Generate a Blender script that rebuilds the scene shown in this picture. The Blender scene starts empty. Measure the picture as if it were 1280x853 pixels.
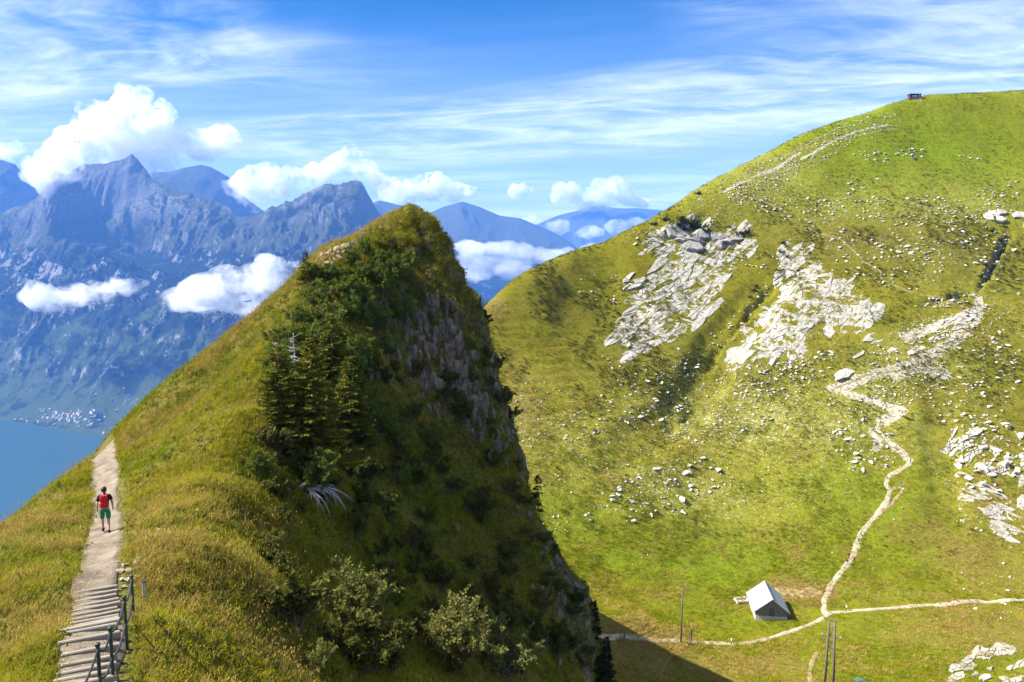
import bpy, bmesh, math, random
import numpy as np
from mathutils import Vector, Matrix, Euler
from mathutils.bvhtree import BVHTree

R = math.radians
scene = bpy.context.scene
col = scene.collection
random.seed(7)
rng = np.random.default_rng(7)

# ------------------------------------------------------------------ camera
PITCH = R(6.6)
FPX = 1000.0                       # focal length in pixels of a 1280 wide frame
cam_data = bpy.data.cameras.new('camera')
cam = bpy.data.objects.new('camera', cam_data)
col.objects.link(cam)
cam_data.sensor_width = 36.0
cam_data.lens = 36.0 * FPX / 1280.0
cam_data.clip_start = 0.2
cam_data.clip_end = 90000.0
cam.location = (0, 0, 0)
cam.rotation_euler = (R(90) - PITCH, 0, 0)
scene.camera = cam

# ------------------------------------------------------------------ sky, sun, exposure
TO_SUN = Vector((-1.0, 0.02, 0.92)).normalized()
SUN_EL = math.asin(TO_SUN.z)
SUN_AZ = math.atan2(TO_SUN.x, TO_SUN.y)      # from +Y towards +X
world = bpy.data.worlds.new('World')
scene.world = world
world.use_nodes = True
wn, wl = world.node_tree.nodes, world.node_tree.links
wn.clear()
w_out = wn.new('ShaderNodeOutputWorld')
w_bg = wn.new('ShaderNodeBackground')
w_bg.inputs['Strength'].default_value = 0.038
sky = wn.new('ShaderNodeTexSky')
sky.sky_type = 'NISHITA'
sky.sun_disc = False
sky.sun_elevation = SUN_EL
sky.sun_rotation = SUN_AZ
sky.altitude = 1900.0
sky.air_density = 1.0
sky.dust_density = 0.4
sky.ozone_density = 3.0
# high thin cirrus: streaks on a plane far above, seen in every direction
tc = wn.new('ShaderNodeTexCoord')
sep = wn.new('ShaderNodeSeparateXYZ'); wl.new(tc.outputs['Generated'], sep.inputs[0])
def wmath(op, a, b=None, clamp=False):
    n = wn.new('ShaderNodeMath'); n.operation = op; n.use_clamp = clamp
    for i, v in enumerate((a, b)):
        if v is None: continue
        if hasattr(v, 'links'): wl.new(v, n.inputs[i])
        else: n.inputs[i].default_value = v
    return n.outputs[0]
zz = wmath('ADD', wmath('MAXIMUM', sep.outputs[2], 0.0), 0.07)
u = wmath('DIVIDE', sep.outputs[0], zz)
v = wmath('DIVIDE', sep.outputs[1], zz)
def wnoise(sx, sy, ox, scale, detail, rough, dist):
    c = wn.new('ShaderNodeCombineXYZ')
    wl.new(wmath('ADD', wmath('MULTIPLY', u, sx), ox), c.inputs[0])
    wl.new(wmath('ADD', wmath('MULTIPLY', v, sy), wmath('MULTIPLY', u, 0.12)), c.inputs[1])
    n = wn.new('ShaderNodeTexNoise')
    n.inputs['Scale'].default_value = scale; n.inputs['Detail'].default_value = detail
    n.inputs['Roughness'].default_value = rough; n.inputs['Distortion'].default_value = dist
    wl.new(c.outputs[0], n.inputs['Vector'])
    return n.outputs[0]
def wrange(x, a, b):
    n = wn.new('ShaderNodeMapRange'); n.interpolation_type = 'SMOOTHSTEP'
    wl.new(x, n.inputs[0]); n.inputs[1].default_value = a; n.inputs[2].default_value = b
    return n.outputs[0]
big = wrange(wnoise(0.34, 0.50, 3.1, 1.0, 4, 0.55, 0.8), 0.36, 0.60)
streak = wrange(wnoise(0.55, 1.25, 1.7, 1.3, 10, 0.62, 1.4), 0.32, 0.74)
fine = wrange(wnoise(1.3, 2.1, 5.2, 1.5, 10, 0.66, 2.0), 0.38, 0.80)
veil = wrange(wnoise(0.25, 0.8, 9.4, 1.2, 6, 0.6, 0.6), 0.35, 0.80)
low = wrange(sep.outputs[2], 0.27, 0.0)
mask = wmath('ADD', wmath('MULTIPLY', big, wmath('ADD', wmath('MULTIPLY', streak, 0.75), wmath('MULTIPLY', fine, 0.45))), wmath('MULTIPLY', veil, 0.15))
mask = wmath('ADD', wmath('MULTIPLY', mask, 0.85), wmath('MULTIPLY', low, 0.60), True)
hsv = wn.new('ShaderNodeHueSaturation')
hsv.inputs['Saturation'].default_value = 1.55; hsv.inputs['Value'].default_value = 0.80
wl.new(sky.outputs[0], hsv.inputs['Color'])
mixc = wn.new('ShaderNodeMix'); mixc.data_type = 'RGBA'
wl.new(mask, mixc.inputs['Factor'])
wl.new(hsv.outputs[0], mixc.inputs['A'])
mixc.inputs['B'].default_value = (10.5, 11.0, 11.4, 1)
wl.new(mixc.outputs['Result'], w_bg.inputs['Color'])
wl.new(w_bg.outputs[0], w_out.inputs['Surface'])

sun_data = bpy.data.lights.new('sun', 'SUN')
sun_data.energy = 5.0
sun_data.angle = R(0.53)
sun_data.color = (1.0, 0.955, 0.88)
sun = bpy.data.objects.new('sun', sun_data)
col.objects.link(sun)
sun.rotation_euler = TO_SUN.to_track_quat('Z', 'Y').to_euler()

scene.view_settings.view_transform = 'Standard'
scene.view_settings.look = 'None'
scene.view_settings.exposure = 1.8
scene.view_settings.gamma = 1.0
scene.view_settings.use_curve_mapping = False
scene.render.engine = 'CYCLES'
cy = scene.cycles
cy.max_bounces = 12
cy.diffuse_bounces = 2
cy.glossy_bounces = 2
cy.transmission_bounces = 4
cy.transparent_max_bounces = 12
cy.volume_bounces = 10
cy.volume_step_rate = 0.35
cy.volume_max_steps = 256
cy.use_denoising = True
cy.sample_clamp_indirect = 4.0

# ------------------------------------------------------------------ helpers
CP, SP = math.cos(PITCH), math.sin(PITCH)
def ray(px, py):
    x = (px - 640.0) / FPX; d = (py - 426.5) / FPX
    return Vector((x, CP - d * SP, -SP - d * CP))
def P(px, py, t):
    return ray(px, py) * t

def hash3(ix, iy, iz):
    n = (ix.astype(np.int64) * 374761393 + iy.astype(np.int64) * 668265263 + iz.astype(np.int64) * 2147483647 + 1013904223) & 0xffffffff
    n = ((n ^ (n >> 13)) * 1274126177) & 0xffffffff
    n = ((n ^ (n >> 16)) * 2246822519) & 0xffffffff
    n = n ^ (n >> 15)
    return (n & 0xffffff) / float(0xffffff)
def vnoise(x, y, z=None):
    x = np.asarray(x, float); y = np.asarray(y, float)
    z = np.zeros_like(x) if z is None else np.asarray(z, float)
    ix, iy, iz = np.floor(x), np.floor(y), np.floor(z)
    fx, fy, fz = x - ix, y - iy, z - iz
    s = lambda t: t * t * t * (t * (t * 6 - 15) + 10)
    fx, fy, fz = s(fx), s(fy), s(fz)
    r = 0
    for dx in (0, 1):
        for dy in (0, 1):
            for dz in (0, 1):
                wgt = (fx if dx else 1 - fx) * (fy if dy else 1 - fy) * (fz if dz else 1 - fz)
                r = r + wgt * hash3(ix + dx, iy + dy, iz + dz)
    return r * 2 - 1
def fbm(x, y, z=None, octaves=5, gain=0.5, ridged=False):
    x = np.asarray(x, float); y = np.asarray(y, float)
    z = np.zeros_like(x) if z is None else np.asarray(z, float)
    a, f, r, tot = 1.0, 1.0, 0.0, 0.0
    for o in range(octaves):
        n = vnoise(x * f + o * 17.3, y * f - o * 9.1, z * f + o * 5.7)
        if ridged: n = 1 - 2 * np.abs(n)
        r = r + a * n; tot += a
        a *= gain; f *= 2.03
    return r / tot
def sstep(x, a, b):
    t = np.clip((np.asarray(x, float) - a) / (b - a), 0, 1)
    return t * t * (3 - 2 * t)

def tps_fit(pts, smooth=0.0):
    pts = np.array(pts, float); n = len(pts)
    xy, z = pts[:, :2], pts[:, 2]
    d2 = ((xy[:, None] - xy[None]) ** 2).sum(-1)
    K = 0.5 * d2 * np.log(d2 + 1e-9) + smooth * np.eye(n)
    A = np.zeros((n + 3, n + 3)); A[:n, :n] = K
    A[:n, n] = 1; A[:n, n + 1:] = xy; A[n, :n] = 1; A[n + 1:, :n] = xy.T
    b = np.zeros(n + 3); b[:n] = z
    s = np.linalg.solve(A, b)
    def f(x, y):
        x = np.asarray(x, float); y = np.asarray(y, float)
        r = s[n] + s[n + 1] * x + s[n + 2] * y
        for i in range(n):
            q = (x - xy[i, 0]) ** 2 + (y - xy[i, 1]) ** 2
            r = r + s[i] * 0.5 * q * np.log(q + 1e-9)
        return r
    return f

def new_mesh(name, verts, faces, smooth=False):
    me = bpy.data.meshes.new(name)
    verts = np.asarray(verts, np.float32).reshape(-1, 3)
    if isinstance(faces, np.ndarray) and faces.ndim == 2:
        k = faces.shape[1]; nf = len(faces)
        me.vertices.add(len(verts)); me.vertices.foreach_set('co', verts.ravel())
        me.loops.add(nf * k); me.loops.foreach_set('vertex_index', faces.astype(np.int32).ravel())
        me.polygons.add(nf)
        me.polygons.foreach_set('loop_start', np.arange(0, nf * k, k, dtype=np.int32))
        me.polygons.foreach_set('loop_total', np.full(nf, k, dtype=np.int32))
        me.update(calc_edges=True)
        me.validate(clean_customdata=False)
    else:
        me.from_pydata([tuple(map(float, q)) for q in verts], [], [tuple(int(i) for i in f) for f in faces])
        me.update()
    if smooth: me.polygons.foreach_set('use_smooth', np.ones(len(me.polygons), bool))
    return me
def attr(me, name, vals):
    a = me.attributes.new(name, 'FLOAT', 'POINT')
    a.data.foreach_set('value', np.asarray(vals, np.float32))
def link(name, me, mat=None, parent=None, loc=(0, 0, 0), rot=(0, 0, 0), scale=(1, 1, 1), label=None, cat=None, group=None, kind=None):
    o = bpy.data.objects.new(name, me)
    col.objects.link(o)
    if mat is not None and me is not None and not me.materials: me.materials.append(mat)
    o.location = loc; o.rotation_euler = rot; o.scale = scale
    if parent is not None: o.parent = parent
    if label: o['label'] = label
    if cat: o['category'] = cat
    if group: o['group'] = group
    if kind: o['kind'] = kind
    return o
def empty(name, loc, label, cat, group=None, rot=(0, 0, 0), scale=(1, 1, 1)):
    o = link(name, None, loc=loc, rot=rot, scale=scale, label=label, cat=cat, group=group)
    o.empty_display_size = 0.3
    return o
def grid_faces(nx, ny):
    i = np.arange(nx - 1)[None, :] + np.arange(ny - 1)[:, None] * nx
    return np.stack([i, i + 1, i + 1 + nx, i + nx], -1).reshape(-1, 4)

# ------------------------------------------------------------------ material helper
class NT:
    def __init__(s, name):
        s.m = bpy.data.materials.new(name); s.m.use_nodes = True
        s.n, s.l = s.m.node_tree.nodes, s.m.node_tree.links
        s.n.clear()
        s.out = s.n.new('ShaderNodeOutputMaterial')
        s.b = None
    def bsdf(s, color, rough=0.85, spec=0.25, **kw):
        s.b = s.n.new('ShaderNodeBsdfPrincipled')
        s.set(s.b.inputs['Base Color'], color); s.set(s.b.inputs['Roughness'], rough)
        s.b.inputs['Specular IOR Level'].default_value = spec
        for k, v in kw.items(): s.set(s.b.inputs[k.replace('_', ' ')], v)
        s.l.new(s.b.outputs[0], s.out.inputs['Surface'])
        return s
    def set(s, inp, v):
        if hasattr(v, 'links'): s.l.new(v, inp)
        elif isinstance(v, (tuple, list)): inp.default_value = tuple(v) + ((1,) if len(v) == 3 and inp.type == 'RGBA' else ())
        else: inp.default_value = v
    def pos(s, kind='Object'):
        if kind == 'Position': return s.n.new('ShaderNodeNewGeometry').outputs['Position']
        return s.n.new('ShaderNodeTexCoord').outputs[kind]
    def mapping(s, vec, scale=(1, 1, 1), rot=(0, 0, 0), loc=(0, 0, 0)):
        m = s.n.new('ShaderNodeMapping'); s.l.new(vec, m.inputs[0])
        m.inputs['Scale'].default_value = scale; m.inputs['Rotation'].default_value = rot; m.inputs['Location'].default_value = loc
        return m.outputs[0]
    def noise(s, vec, scale, detail=5, rough=0.55, dist=0.0, out=0):
        n = s.n.new('ShaderNodeTexNoise'); s.l.new(vec, n.inputs['Vector'])
        n.inputs['Scale'].default_value = scale; n.inputs['Detail'].default_value = detail
        n.inputs['Roughness'].default_value = rough; n.inputs['Distortion'].default_value = dist
        return n.outputs[out]
    def voronoi(s, vec, scale, feature='F1', out='Distance'):
        n = s.n.new('ShaderNodeTexVoronoi'); s.l.new(vec, n.inputs['Vector'])
        n.feature = feature; n.inputs['Scale'].default_value = scale
        return n.outputs[out]
    def rng(s, x, a, b, lo=0.0, hi=1.0, smooth=True):
        n = s.n.new('ShaderNodeMapRange')
        if smooth: n.interpolation_type = 'SMOOTHSTEP'
        s.set(n.inputs[0], x)
        for i, v in enumerate((a, b, lo, hi)): s.set(n.inputs[i + 1], v)
        return n.outputs[0]
    def math(s, op, a, b=0.0, clamp=False):
        n = s.n.new('ShaderNodeMath'); n.operation = op; n.use_clamp = clamp
        s.set(n.inputs[0], a); s.set(n.inputs[1], b)
        return n.outputs[0]
    def mix(s, f, a, b, blend='MIX'):
        n = s.n.new('ShaderNodeMix'); n.data_type = 'RGBA'; n.blend_type = blend
        s.set(n.inputs['Factor'], f); s.set(n.inputs['A'], a); s.set(n.inputs['B'], b)
        return n.outputs['Result']
    def ramp(s, x, stops):
        n = s.n.new('ShaderNodeValToRGB'); s.l.new(x, n.inputs[0])
        e = n.color_ramp.elements
        while len(e) < len(stops): e.new(0.5)
        for k, (p, c) in enumerate(stops): e[k].position = p; e[k].color = tuple(c) + (1,)
        return n.outputs[0]
    def attr(s, name):
        n = s.n.new('ShaderNodeAttribute'); n.attribute_name = name
        return n.outputs['Fac']
    def normal_z(s):
        g = s.n.new('ShaderNodeNewGeometry'); q = s.n.new('ShaderNodeSeparateXYZ')
        s.l.new(g.outputs['Normal'], q.inputs[0]); return q.outputs[2]
    def objrand(s):
        return s.n.new('ShaderNodeObjectInfo').outputs['Random']
    def bump(s, h, strength=0.5, dist=0.1):
        n = s.n.new('ShaderNodeBump'); s.set(n.inputs['Height'], h)
        n.inputs['Strength'].default_value = strength; n.inputs['Distance'].default_value = dist
        s.l.new(n.outputs[0], s.b.inputs['Normal']); return s
def flat(name, c, rough=0.8, spec=0.25, var=0.12, scale=8.0, metal=0.0):
    t = NT(name); n = t.noise(t.pos(), scale, 4, 0.6)
    d = tuple(q * (1 - var) for q in c); e = tuple(min(1, q * (1 + var)) for q in c)
    t.bsdf(t.mix(n, d, e), rough, spec, Metallic=metal)
    return t.m
# ------------------------------------------------------------------ far ground, lake, mountains
def mat_mountain(name, rockc=(0.155, 0.158, 0.158)):
    t = NT(name); p = t.pos('Position')
    nz = t.normal_z(); sp_ = t.n.new('ShaderNodeSeparateXYZ'); t.l.new(p, sp_.inputs[0]); h = sp_.outputs[2]
    n1 = t.noise(p, 0.004, 8, 0.65); n2 = t.noise(p, 0.02, 6, 0.7)
    forest = t.mix(n2, (0.006, 0.012, 0.007), (0.026, 0.036, 0.018))
    past = t.mix(n2, (0.05, 0.08, 0.022), (0.10, 0.13, 0.04))
    alp = t.mix(n2, (0.05, 0.06, 0.028), (0.10, 0.105, 0.055))
    rock = t.mix(t.noise(t.mapping(p, (1, 1, 0.35)), 0.03, 8, 0.75), tuple(q * 0.15 for q in rockc), tuple(q * 2.1 for q in rockc))
    fmask = t.rng(t.math('ADD', t.noise(p, 0.0035, 6, 0.7), t.math('MULTIPLY', h, 0.00016)), 0.42, 0.30)   # low pastures with woods between
    low = t.mix(fmask, forest, past)
    hz = t.rng(t.math('ADD', h, t.math('MULTIPLY', n1, 420)), 130.0, 250.0)
    base = t.mix(hz, low, alp)
    steep = t.rng(t.math('ADD', nz, t.math('MULTIPLY', n1, 0.55)), 1.0, 0.84)
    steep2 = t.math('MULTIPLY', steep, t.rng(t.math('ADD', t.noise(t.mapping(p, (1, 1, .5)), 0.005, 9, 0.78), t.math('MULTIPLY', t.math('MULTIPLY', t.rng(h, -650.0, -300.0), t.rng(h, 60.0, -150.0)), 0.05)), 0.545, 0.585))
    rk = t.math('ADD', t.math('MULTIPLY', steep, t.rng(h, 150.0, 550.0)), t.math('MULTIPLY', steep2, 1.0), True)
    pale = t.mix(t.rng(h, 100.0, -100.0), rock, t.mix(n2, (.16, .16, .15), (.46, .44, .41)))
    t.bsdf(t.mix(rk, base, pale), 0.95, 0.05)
    t.bump(t.noise(p, 0.014, 10, 0.8), 1.0, 90.0)
    return t.m
M_MOUNT = mat_mountain('mountain_rock_and_woods')

Z_LAKE = -1400.0
# broad valley floor reaching the horizon
t_ = NT('valley_floor'); p_ = t_.pos('Position')
t_.bsdf(t_.mix(t_.noise(p_, 0.003, 6, 0.6), (0.03, 0.05, 0.025), (0.09, 0.12, 0.05)), 0.95, 0.05)
link('valley_ground', new_mesh('valley_ground', [(-24500, -24500, Z_LAKE - 6), (24500, -24500, Z_LAKE - 6), (24500, 24500, Z_LAKE - 6), (-24500, 24500, Z_LAKE - 6)], [(0, 1, 2, 3)]), t_.m, kind='structure')
t_ = NT('lake_water'); p_ = t_.pos('Position')
t_.bsdf(t_.mix(t_.noise(t_.mapping(p_, (0.3, 1, 1)), 0.004, 4, 0.6), (0.014, 0.046, 0.044), (0.020, 0.058, 0.054)), 0.32, 0.3)
t_.bump(t_.noise(p_, 0.12, 3, 0.6), 0.12, 2.0)
link('lake', new_mesh('lake', [(-12500, 300, Z_LAKE), (800, 300, Z_LAKE), (800, 7600, Z_LAKE), (-12500, 7600, Z_LAKE)], [(0, 1, 2, 3)]), t_.m, kind='structure')

def massif():
    sk = [(-400, 262, 9600), (-250, 285, 9600), (-120, 262, 9600), (0, 272, 9500), (35, 256, 9400), (70, 232, 9300), (100, 213, 9300), (130, 208, 9300), (150, 203, 9300), (165, 198, 9300), (178, 211, 9300), (190, 224, 9250), (205, 234, 9200), (225, 246, 9100), (255, 252, 9000), (285, 261, 8900), (302, 276, 8800), (318, 271, 8750), (350, 258, 8700), (380, 246, 8700), (405, 238, 8700), (425, 236, 8700), (440, 229, 8700), (452, 232, 8700), (462, 247, 8700), (472, 266, 8750), (490, 286, 8800), (520, 320, 8900), (600, 372, 9000), (700, 430, 9200)]
    cr = np.array([P(*s) for s in sk])
    xs = np.arange(-9000, 300, 11.5)
    cy_ = np.interp(xs, cr[:, 0], cr[:, 1]); cz = np.interp(xs, cr[:, 0], cr[:, 2])
    shp = np.array([P(px, py, 1400 / -ray(px, py).z) for px, py in ((-300, 512), (-60, 522), (0, 525), (30, 529), (70, 535), (100, 541), (120, 543), (135, 546), (150, 560), (260, 600), (400, 640))])
    sy = np.interp(xs, shp[:, 0], shp[:, 1])
    sy = sy + 60 * fbm(xs / 260, xs * 0 + 3.3, octaves=4)
    s = np.concatenate([np.linspace(-0.01, 1.0, 300), np.linspace(1.01, 1.5, 45)])
    S, X = np.meshgrid(s, xs, indexing='ij')
    SY, CY, CZ = sy[None] + 0 * S, cy_[None] + 0 * S, cz[None] + 0 * S
    Y = SY + S * (CY - SY)
    tab_a = [(-0.01, -0.004), (0, 0), (0.06, 0.018), (0.12, 0.05), (0.22, 0.11), (0.32, 0.25), (0.42, 0.41), (0.55, 0.525), (0.63, 0.565), (0.74, 0.61), (0.80, 0.66), (0.9, 0.86), (1, 1), (1.5, 0.25)]
    tab_b = [(-0.01, -0.004), (0, 0), (0.06, 0.018), (0.12, 0.05), (0.22, 0.10), (0.32, 0.2), (0.45, 0.38), (0.6, 0.52), (0.74, 0.64), (0.84, 0.74), (0.92, 0.86), (1, 1), (1.5, 0.2)]
    ha = np.interp(S, *zip(*tab_a)); hb = np.interp(S, *zip(*tab_b))
    k = sstep(X, -3300, -2700)
    warp = 0.035 * fbm(X / 700, Y / 700, octaves=4)
    ha = np.interp(S + warp * sstep(S, 0.08, 0.3) * (1 - sstep(S, 0.9, 1.0)), *zip(*tab_a)) * 0.999
    h = ha * (1 - k) + hb * k
    Z = Z_LAKE + h * (CZ - Z_LAKE)
    XC = P(150, 220, 9300).x
    Z = Z - 420 * np.exp(-((X - XC) / 420.0) ** 2) * sstep(S, 0.70, 0.86) * (1 - sstep(S, 0.90, 0.995))
    XL = P(92, 220, 9300).x
    Z = Z + 230 * np.exp(-((X - XL + 0.25 * (Y - 9000)) / 170.0) ** 2) * sstep(S, 0.60, 0.84) * (1 - sstep(S, 0.88, 1.0))
    env = sstep(S, 0.03, 0.3) * (1 - 0.66 * sstep(S, 0.86, 1.0)) * (1 - 0.6 * sstep(S, .58, .66) * (1 - sstep(S, .74, .82)) * (1 - k))
    wx = X + 380 * fbm(X / 900, Y / 900, octaves=4); wy = Y + 220 * fbm(X / 900 + 5, Y / 900 + 9, octaves=3)
    gul = fbm(wx / 520, wy / 1100, octaves=8, ridged=True, gain=0.60)
    crag = fbm(wx / 260, wy / 420, Z / 500, octaves=6, ridged=True, gain=0.62)
    Z = Z + env * (210 * gul + 80 * crag * sstep(S, .74, .84) + 62 * fbm(wx / 150, wy / 190, octaves=5, ridged=True, gain=.6))
    # ribs under the crest of the big cirque wall
    rib = np.abs(np.sin(wx / 75.0 + 2 * fbm(X / 300, Y / 300, octaves=3)))
    Z = Z + 38 * (rib - 0.5) * sstep(S, 0.8, 0.86) * (1 - sstep(S, 0.93, 1.0)) * (0.5 + 0.5 * sstep(X, -4600, -3900))
    # low hills and the spur that runs down to the bay
    spur = np.exp(-((X + 3300 - 0.55 * (Y - 6400)) / 420.0) ** 2) * sstep(S, 0.04, 0.2) * (1 - sstep(S, 0.5, 0.75))
    Z = Z + 190 * spur
    Z = Z + 30 * sstep(S, 0.02, 0.08) * fbm(X / 260, Y / 260, octaves=4)
    me = new_mesh('mountain', np.stack([X, Y, Z], -1).reshape(-1, 3), grid_faces(len(xs), len(s)), True)
    return link('mountain', me, M_MOUNT, kind='structure')
mount = massif()

def ridge(sk, seed, width, step, amp, mat, name='far_mountain'):
    cr = np.array([P(*s) for s in sk])
    xs = np.arange(cr[0, 0], cr[-1, 0], step)
    cy_ = np.interp(xs, cr[:, 0], cr[:, 1]); cz = np.interp(xs, cr[:, 0], cr[:, 2])
    s = np.linspace(-1, 0.6, 90)
    S, X = np.meshgrid(s, xs, indexing='ij')
    CZ = cz[None] + 0 * S
    Y = cy_[None] + S * width
    a = np.abs(S)
    Z = CZ - (CZ - Z_LAKE + 10) * (0.62 * a ** 0.8 + 0.38 * a ** 2)
    e = sstep(a, 0.0, 0.15) * 0.9 + 0.1
    wx = X + 0.1 * width * fbm(X / (0.4 * width) + seed, Y / (0.4 * width), octaves=3)
    Z = Z + e * amp * fbm(wx / (0.2 * width) + seed, Y / (0.55 * width) + seed, octaves=6, ridged=True)
    me = new_mesh(name, np.stack([X, Y, Z], -1).reshape(-1, 3), grid_faces(len(xs), len(s)), True)
    return link(name, me, mat, kind='structure')
ridge([(-260, 250, 12500), (-120, 215, 12500), (-40, 190, 12500), (0, 198, 12500), (18, 204, 12500), (40, 238, 12500), (80, 290, 12400), (130, 320, 12400)], 3.0, 3600, 30, 200, M_MOUNT)
ridge([(110, 290, 13200), (165, 230, 13200), (192, 212, 13200), (205, 213, 13200), (220, 211, 13200), (250, 203, 13200), (262, 206, 13200), (285, 219, 13200), (300, 240, 13200), (330, 262, 13200), (372, 272, 13200), (420, 300, 13200)], 8.0, 4200, 30, 220, M_MOUNT)
ridge([(400, 300, 15000), (450, 258, 15000), (475, 249, 15000), (500, 256, 15000), (535, 266, 15000), (555, 257, 15000), (578, 251, 15000), (600, 258, 15000), (625, 268, 15000), (650, 271, 15000), (680, 284, 15000), (700, 294, 15000), (714, 303, 15000), (730, 318, 15200), (760, 340, 15500)], 5.0, 5000, 40, 190, M_MOUNT)
ridge([(600, 300, 20500), (660, 284, 20500), (700, 268, 20500), (725, 262, 20500), (750, 254, 20500), (768, 259, 20500), (800, 260, 20500), (830, 262, 20500), (900, 285, 20500), (1000, 300, 20500)], 11.0, 3600, 60, 220, M_MOUNT)
ridge([(470, 330, 12000), (520, 322, 12000), (560, 330, 12000), (600, 352, 12000), (640, 372, 12000), (680, 392, 12000), (720, 402, 12000), (800, 420, 12000)], 15.0, 3500, 40, 160, M_MOUNT)

# ------------------------------------------------------------------ clouds (white lumpy bodies of droplets)
def mat_cloud(name, dens, scale, lo, hi):
    t = NT(name); p = t.pos('Position')
    n = t.math('ADD', t.math('MULTIPLY', t.noise(p, scale, 5, 0.6, 0.5), 0.62), t.math('MULTIPLY', t.noise(p, scale * 4.5, 5, 0.65, 0.8), 0.38))
    vol = t.n.new('ShaderNodeVolumePrincipled')
    vol.inputs['Color'].default_value = (0.95, 0.95, 0.95, 1)
    vol.inputs['Anisotropy'].default_value = 0.2
    t.set(vol.inputs['Density'], t.math('MULTIPLY', t.rng(n, lo, hi), dens))
    t.l.new(vol.outputs[0], t.out.inputs['Volume'])
    return t.m
M_CUMULUS = mat_cloud('cloud_droplets', 0.012, 0.0030, 0.42, 0.66)
M_FOG = mat_cloud('fog_droplets', 0.0055, 0.0016, 0.36, 0.66)
def cloud(name, blobs, t, mat, label, thick=0.7, vox=16.0, seed=1, lumps=8, group=None, tb=None, edge=0.30):
    """blobs: (px, py, radius in px [, y-squash]) puffs at a distance t; every puff gets smaller puffs round it"""
    r = random.Random(seed)
    k = t / FPX
    bm = bmesh.new()
    c0 = P(blobs[0][0], blobs[0][1], t)
    for b in blobs:
        px, py, rad = b[:3]; sq = b[3] if len(b) > 3 else 0.85
        c = P(px, py, t + r.uniform(-1, 1) * rad * k * 0.3) - c0
        todo = [(c, rad * k)]
        for j in range(lumps):
            a = Vector((r.gauss(0, 1), r.gauss(0, 1) * 0.8 - 0.3, r.gauss(0.25, 0.8))).normalized()
            q = r.uniform(0.25, 0.58)
            todo.append((c + Vector((a.x, a.y, a.z * sq)) * rad * k * r.uniform(0.62, 0.95), rad * k * q))
        for cc, rr in todo:
            bmesh.ops.create_icosphere(bm, subdivisions=2, radius=1.0, matrix=Matrix.Translation(cc) @ Matrix.Diagonal((rr, rr * thick, rr * sq, 1)))
    me = bpy.data.meshes.new(name)
    bm.to_mesh(me); bm.free()
    tmp = bpy.data.objects.new('cloud_source', me); col.objects.link(tmp)
    md = tmp.modifiers.new('union', 'REMESH'); md.mode = 'VOXEL'; md.voxel_size = vox
    dg = bpy.context.evaluated_depsgraph_get()
    me2 = bpy.data.meshes.new_from_object(tmp.evaluated_get(dg))
    bpy.data.objects.remove(tmp); bpy.data.meshes.remove(me)
    n = len(me2.vertices); co = np.empty(n * 3, np.float32); me2.vertices.foreach_get('co', co)
    no = np.empty(n * 3, np.float32); me2.vertex_normals.foreach_get('vector', no)
    co = co.reshape(-1, 3); no = no.reshape(-1, 3)
    s = 1.0 / (26 * k)
    d = fbm(co[:, 0] * s, co[:, 1] * s, co[:, 2] * s, octaves=4, gain=0.55)
    co = co + no * (d * 26 * k * edge)[:, None]
    me2.vertices.foreach_set('co', co.astype(np.float32).ravel()); me2.update()
    me2.polygons.foreach_set('use_smooth', np.ones(len(me2.polygons), bool))
    me2.name = name
    me2.materials.clear()
    return link(name, me2, mat, loc=c0, label=label, cat='cloud', group=group)
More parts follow.
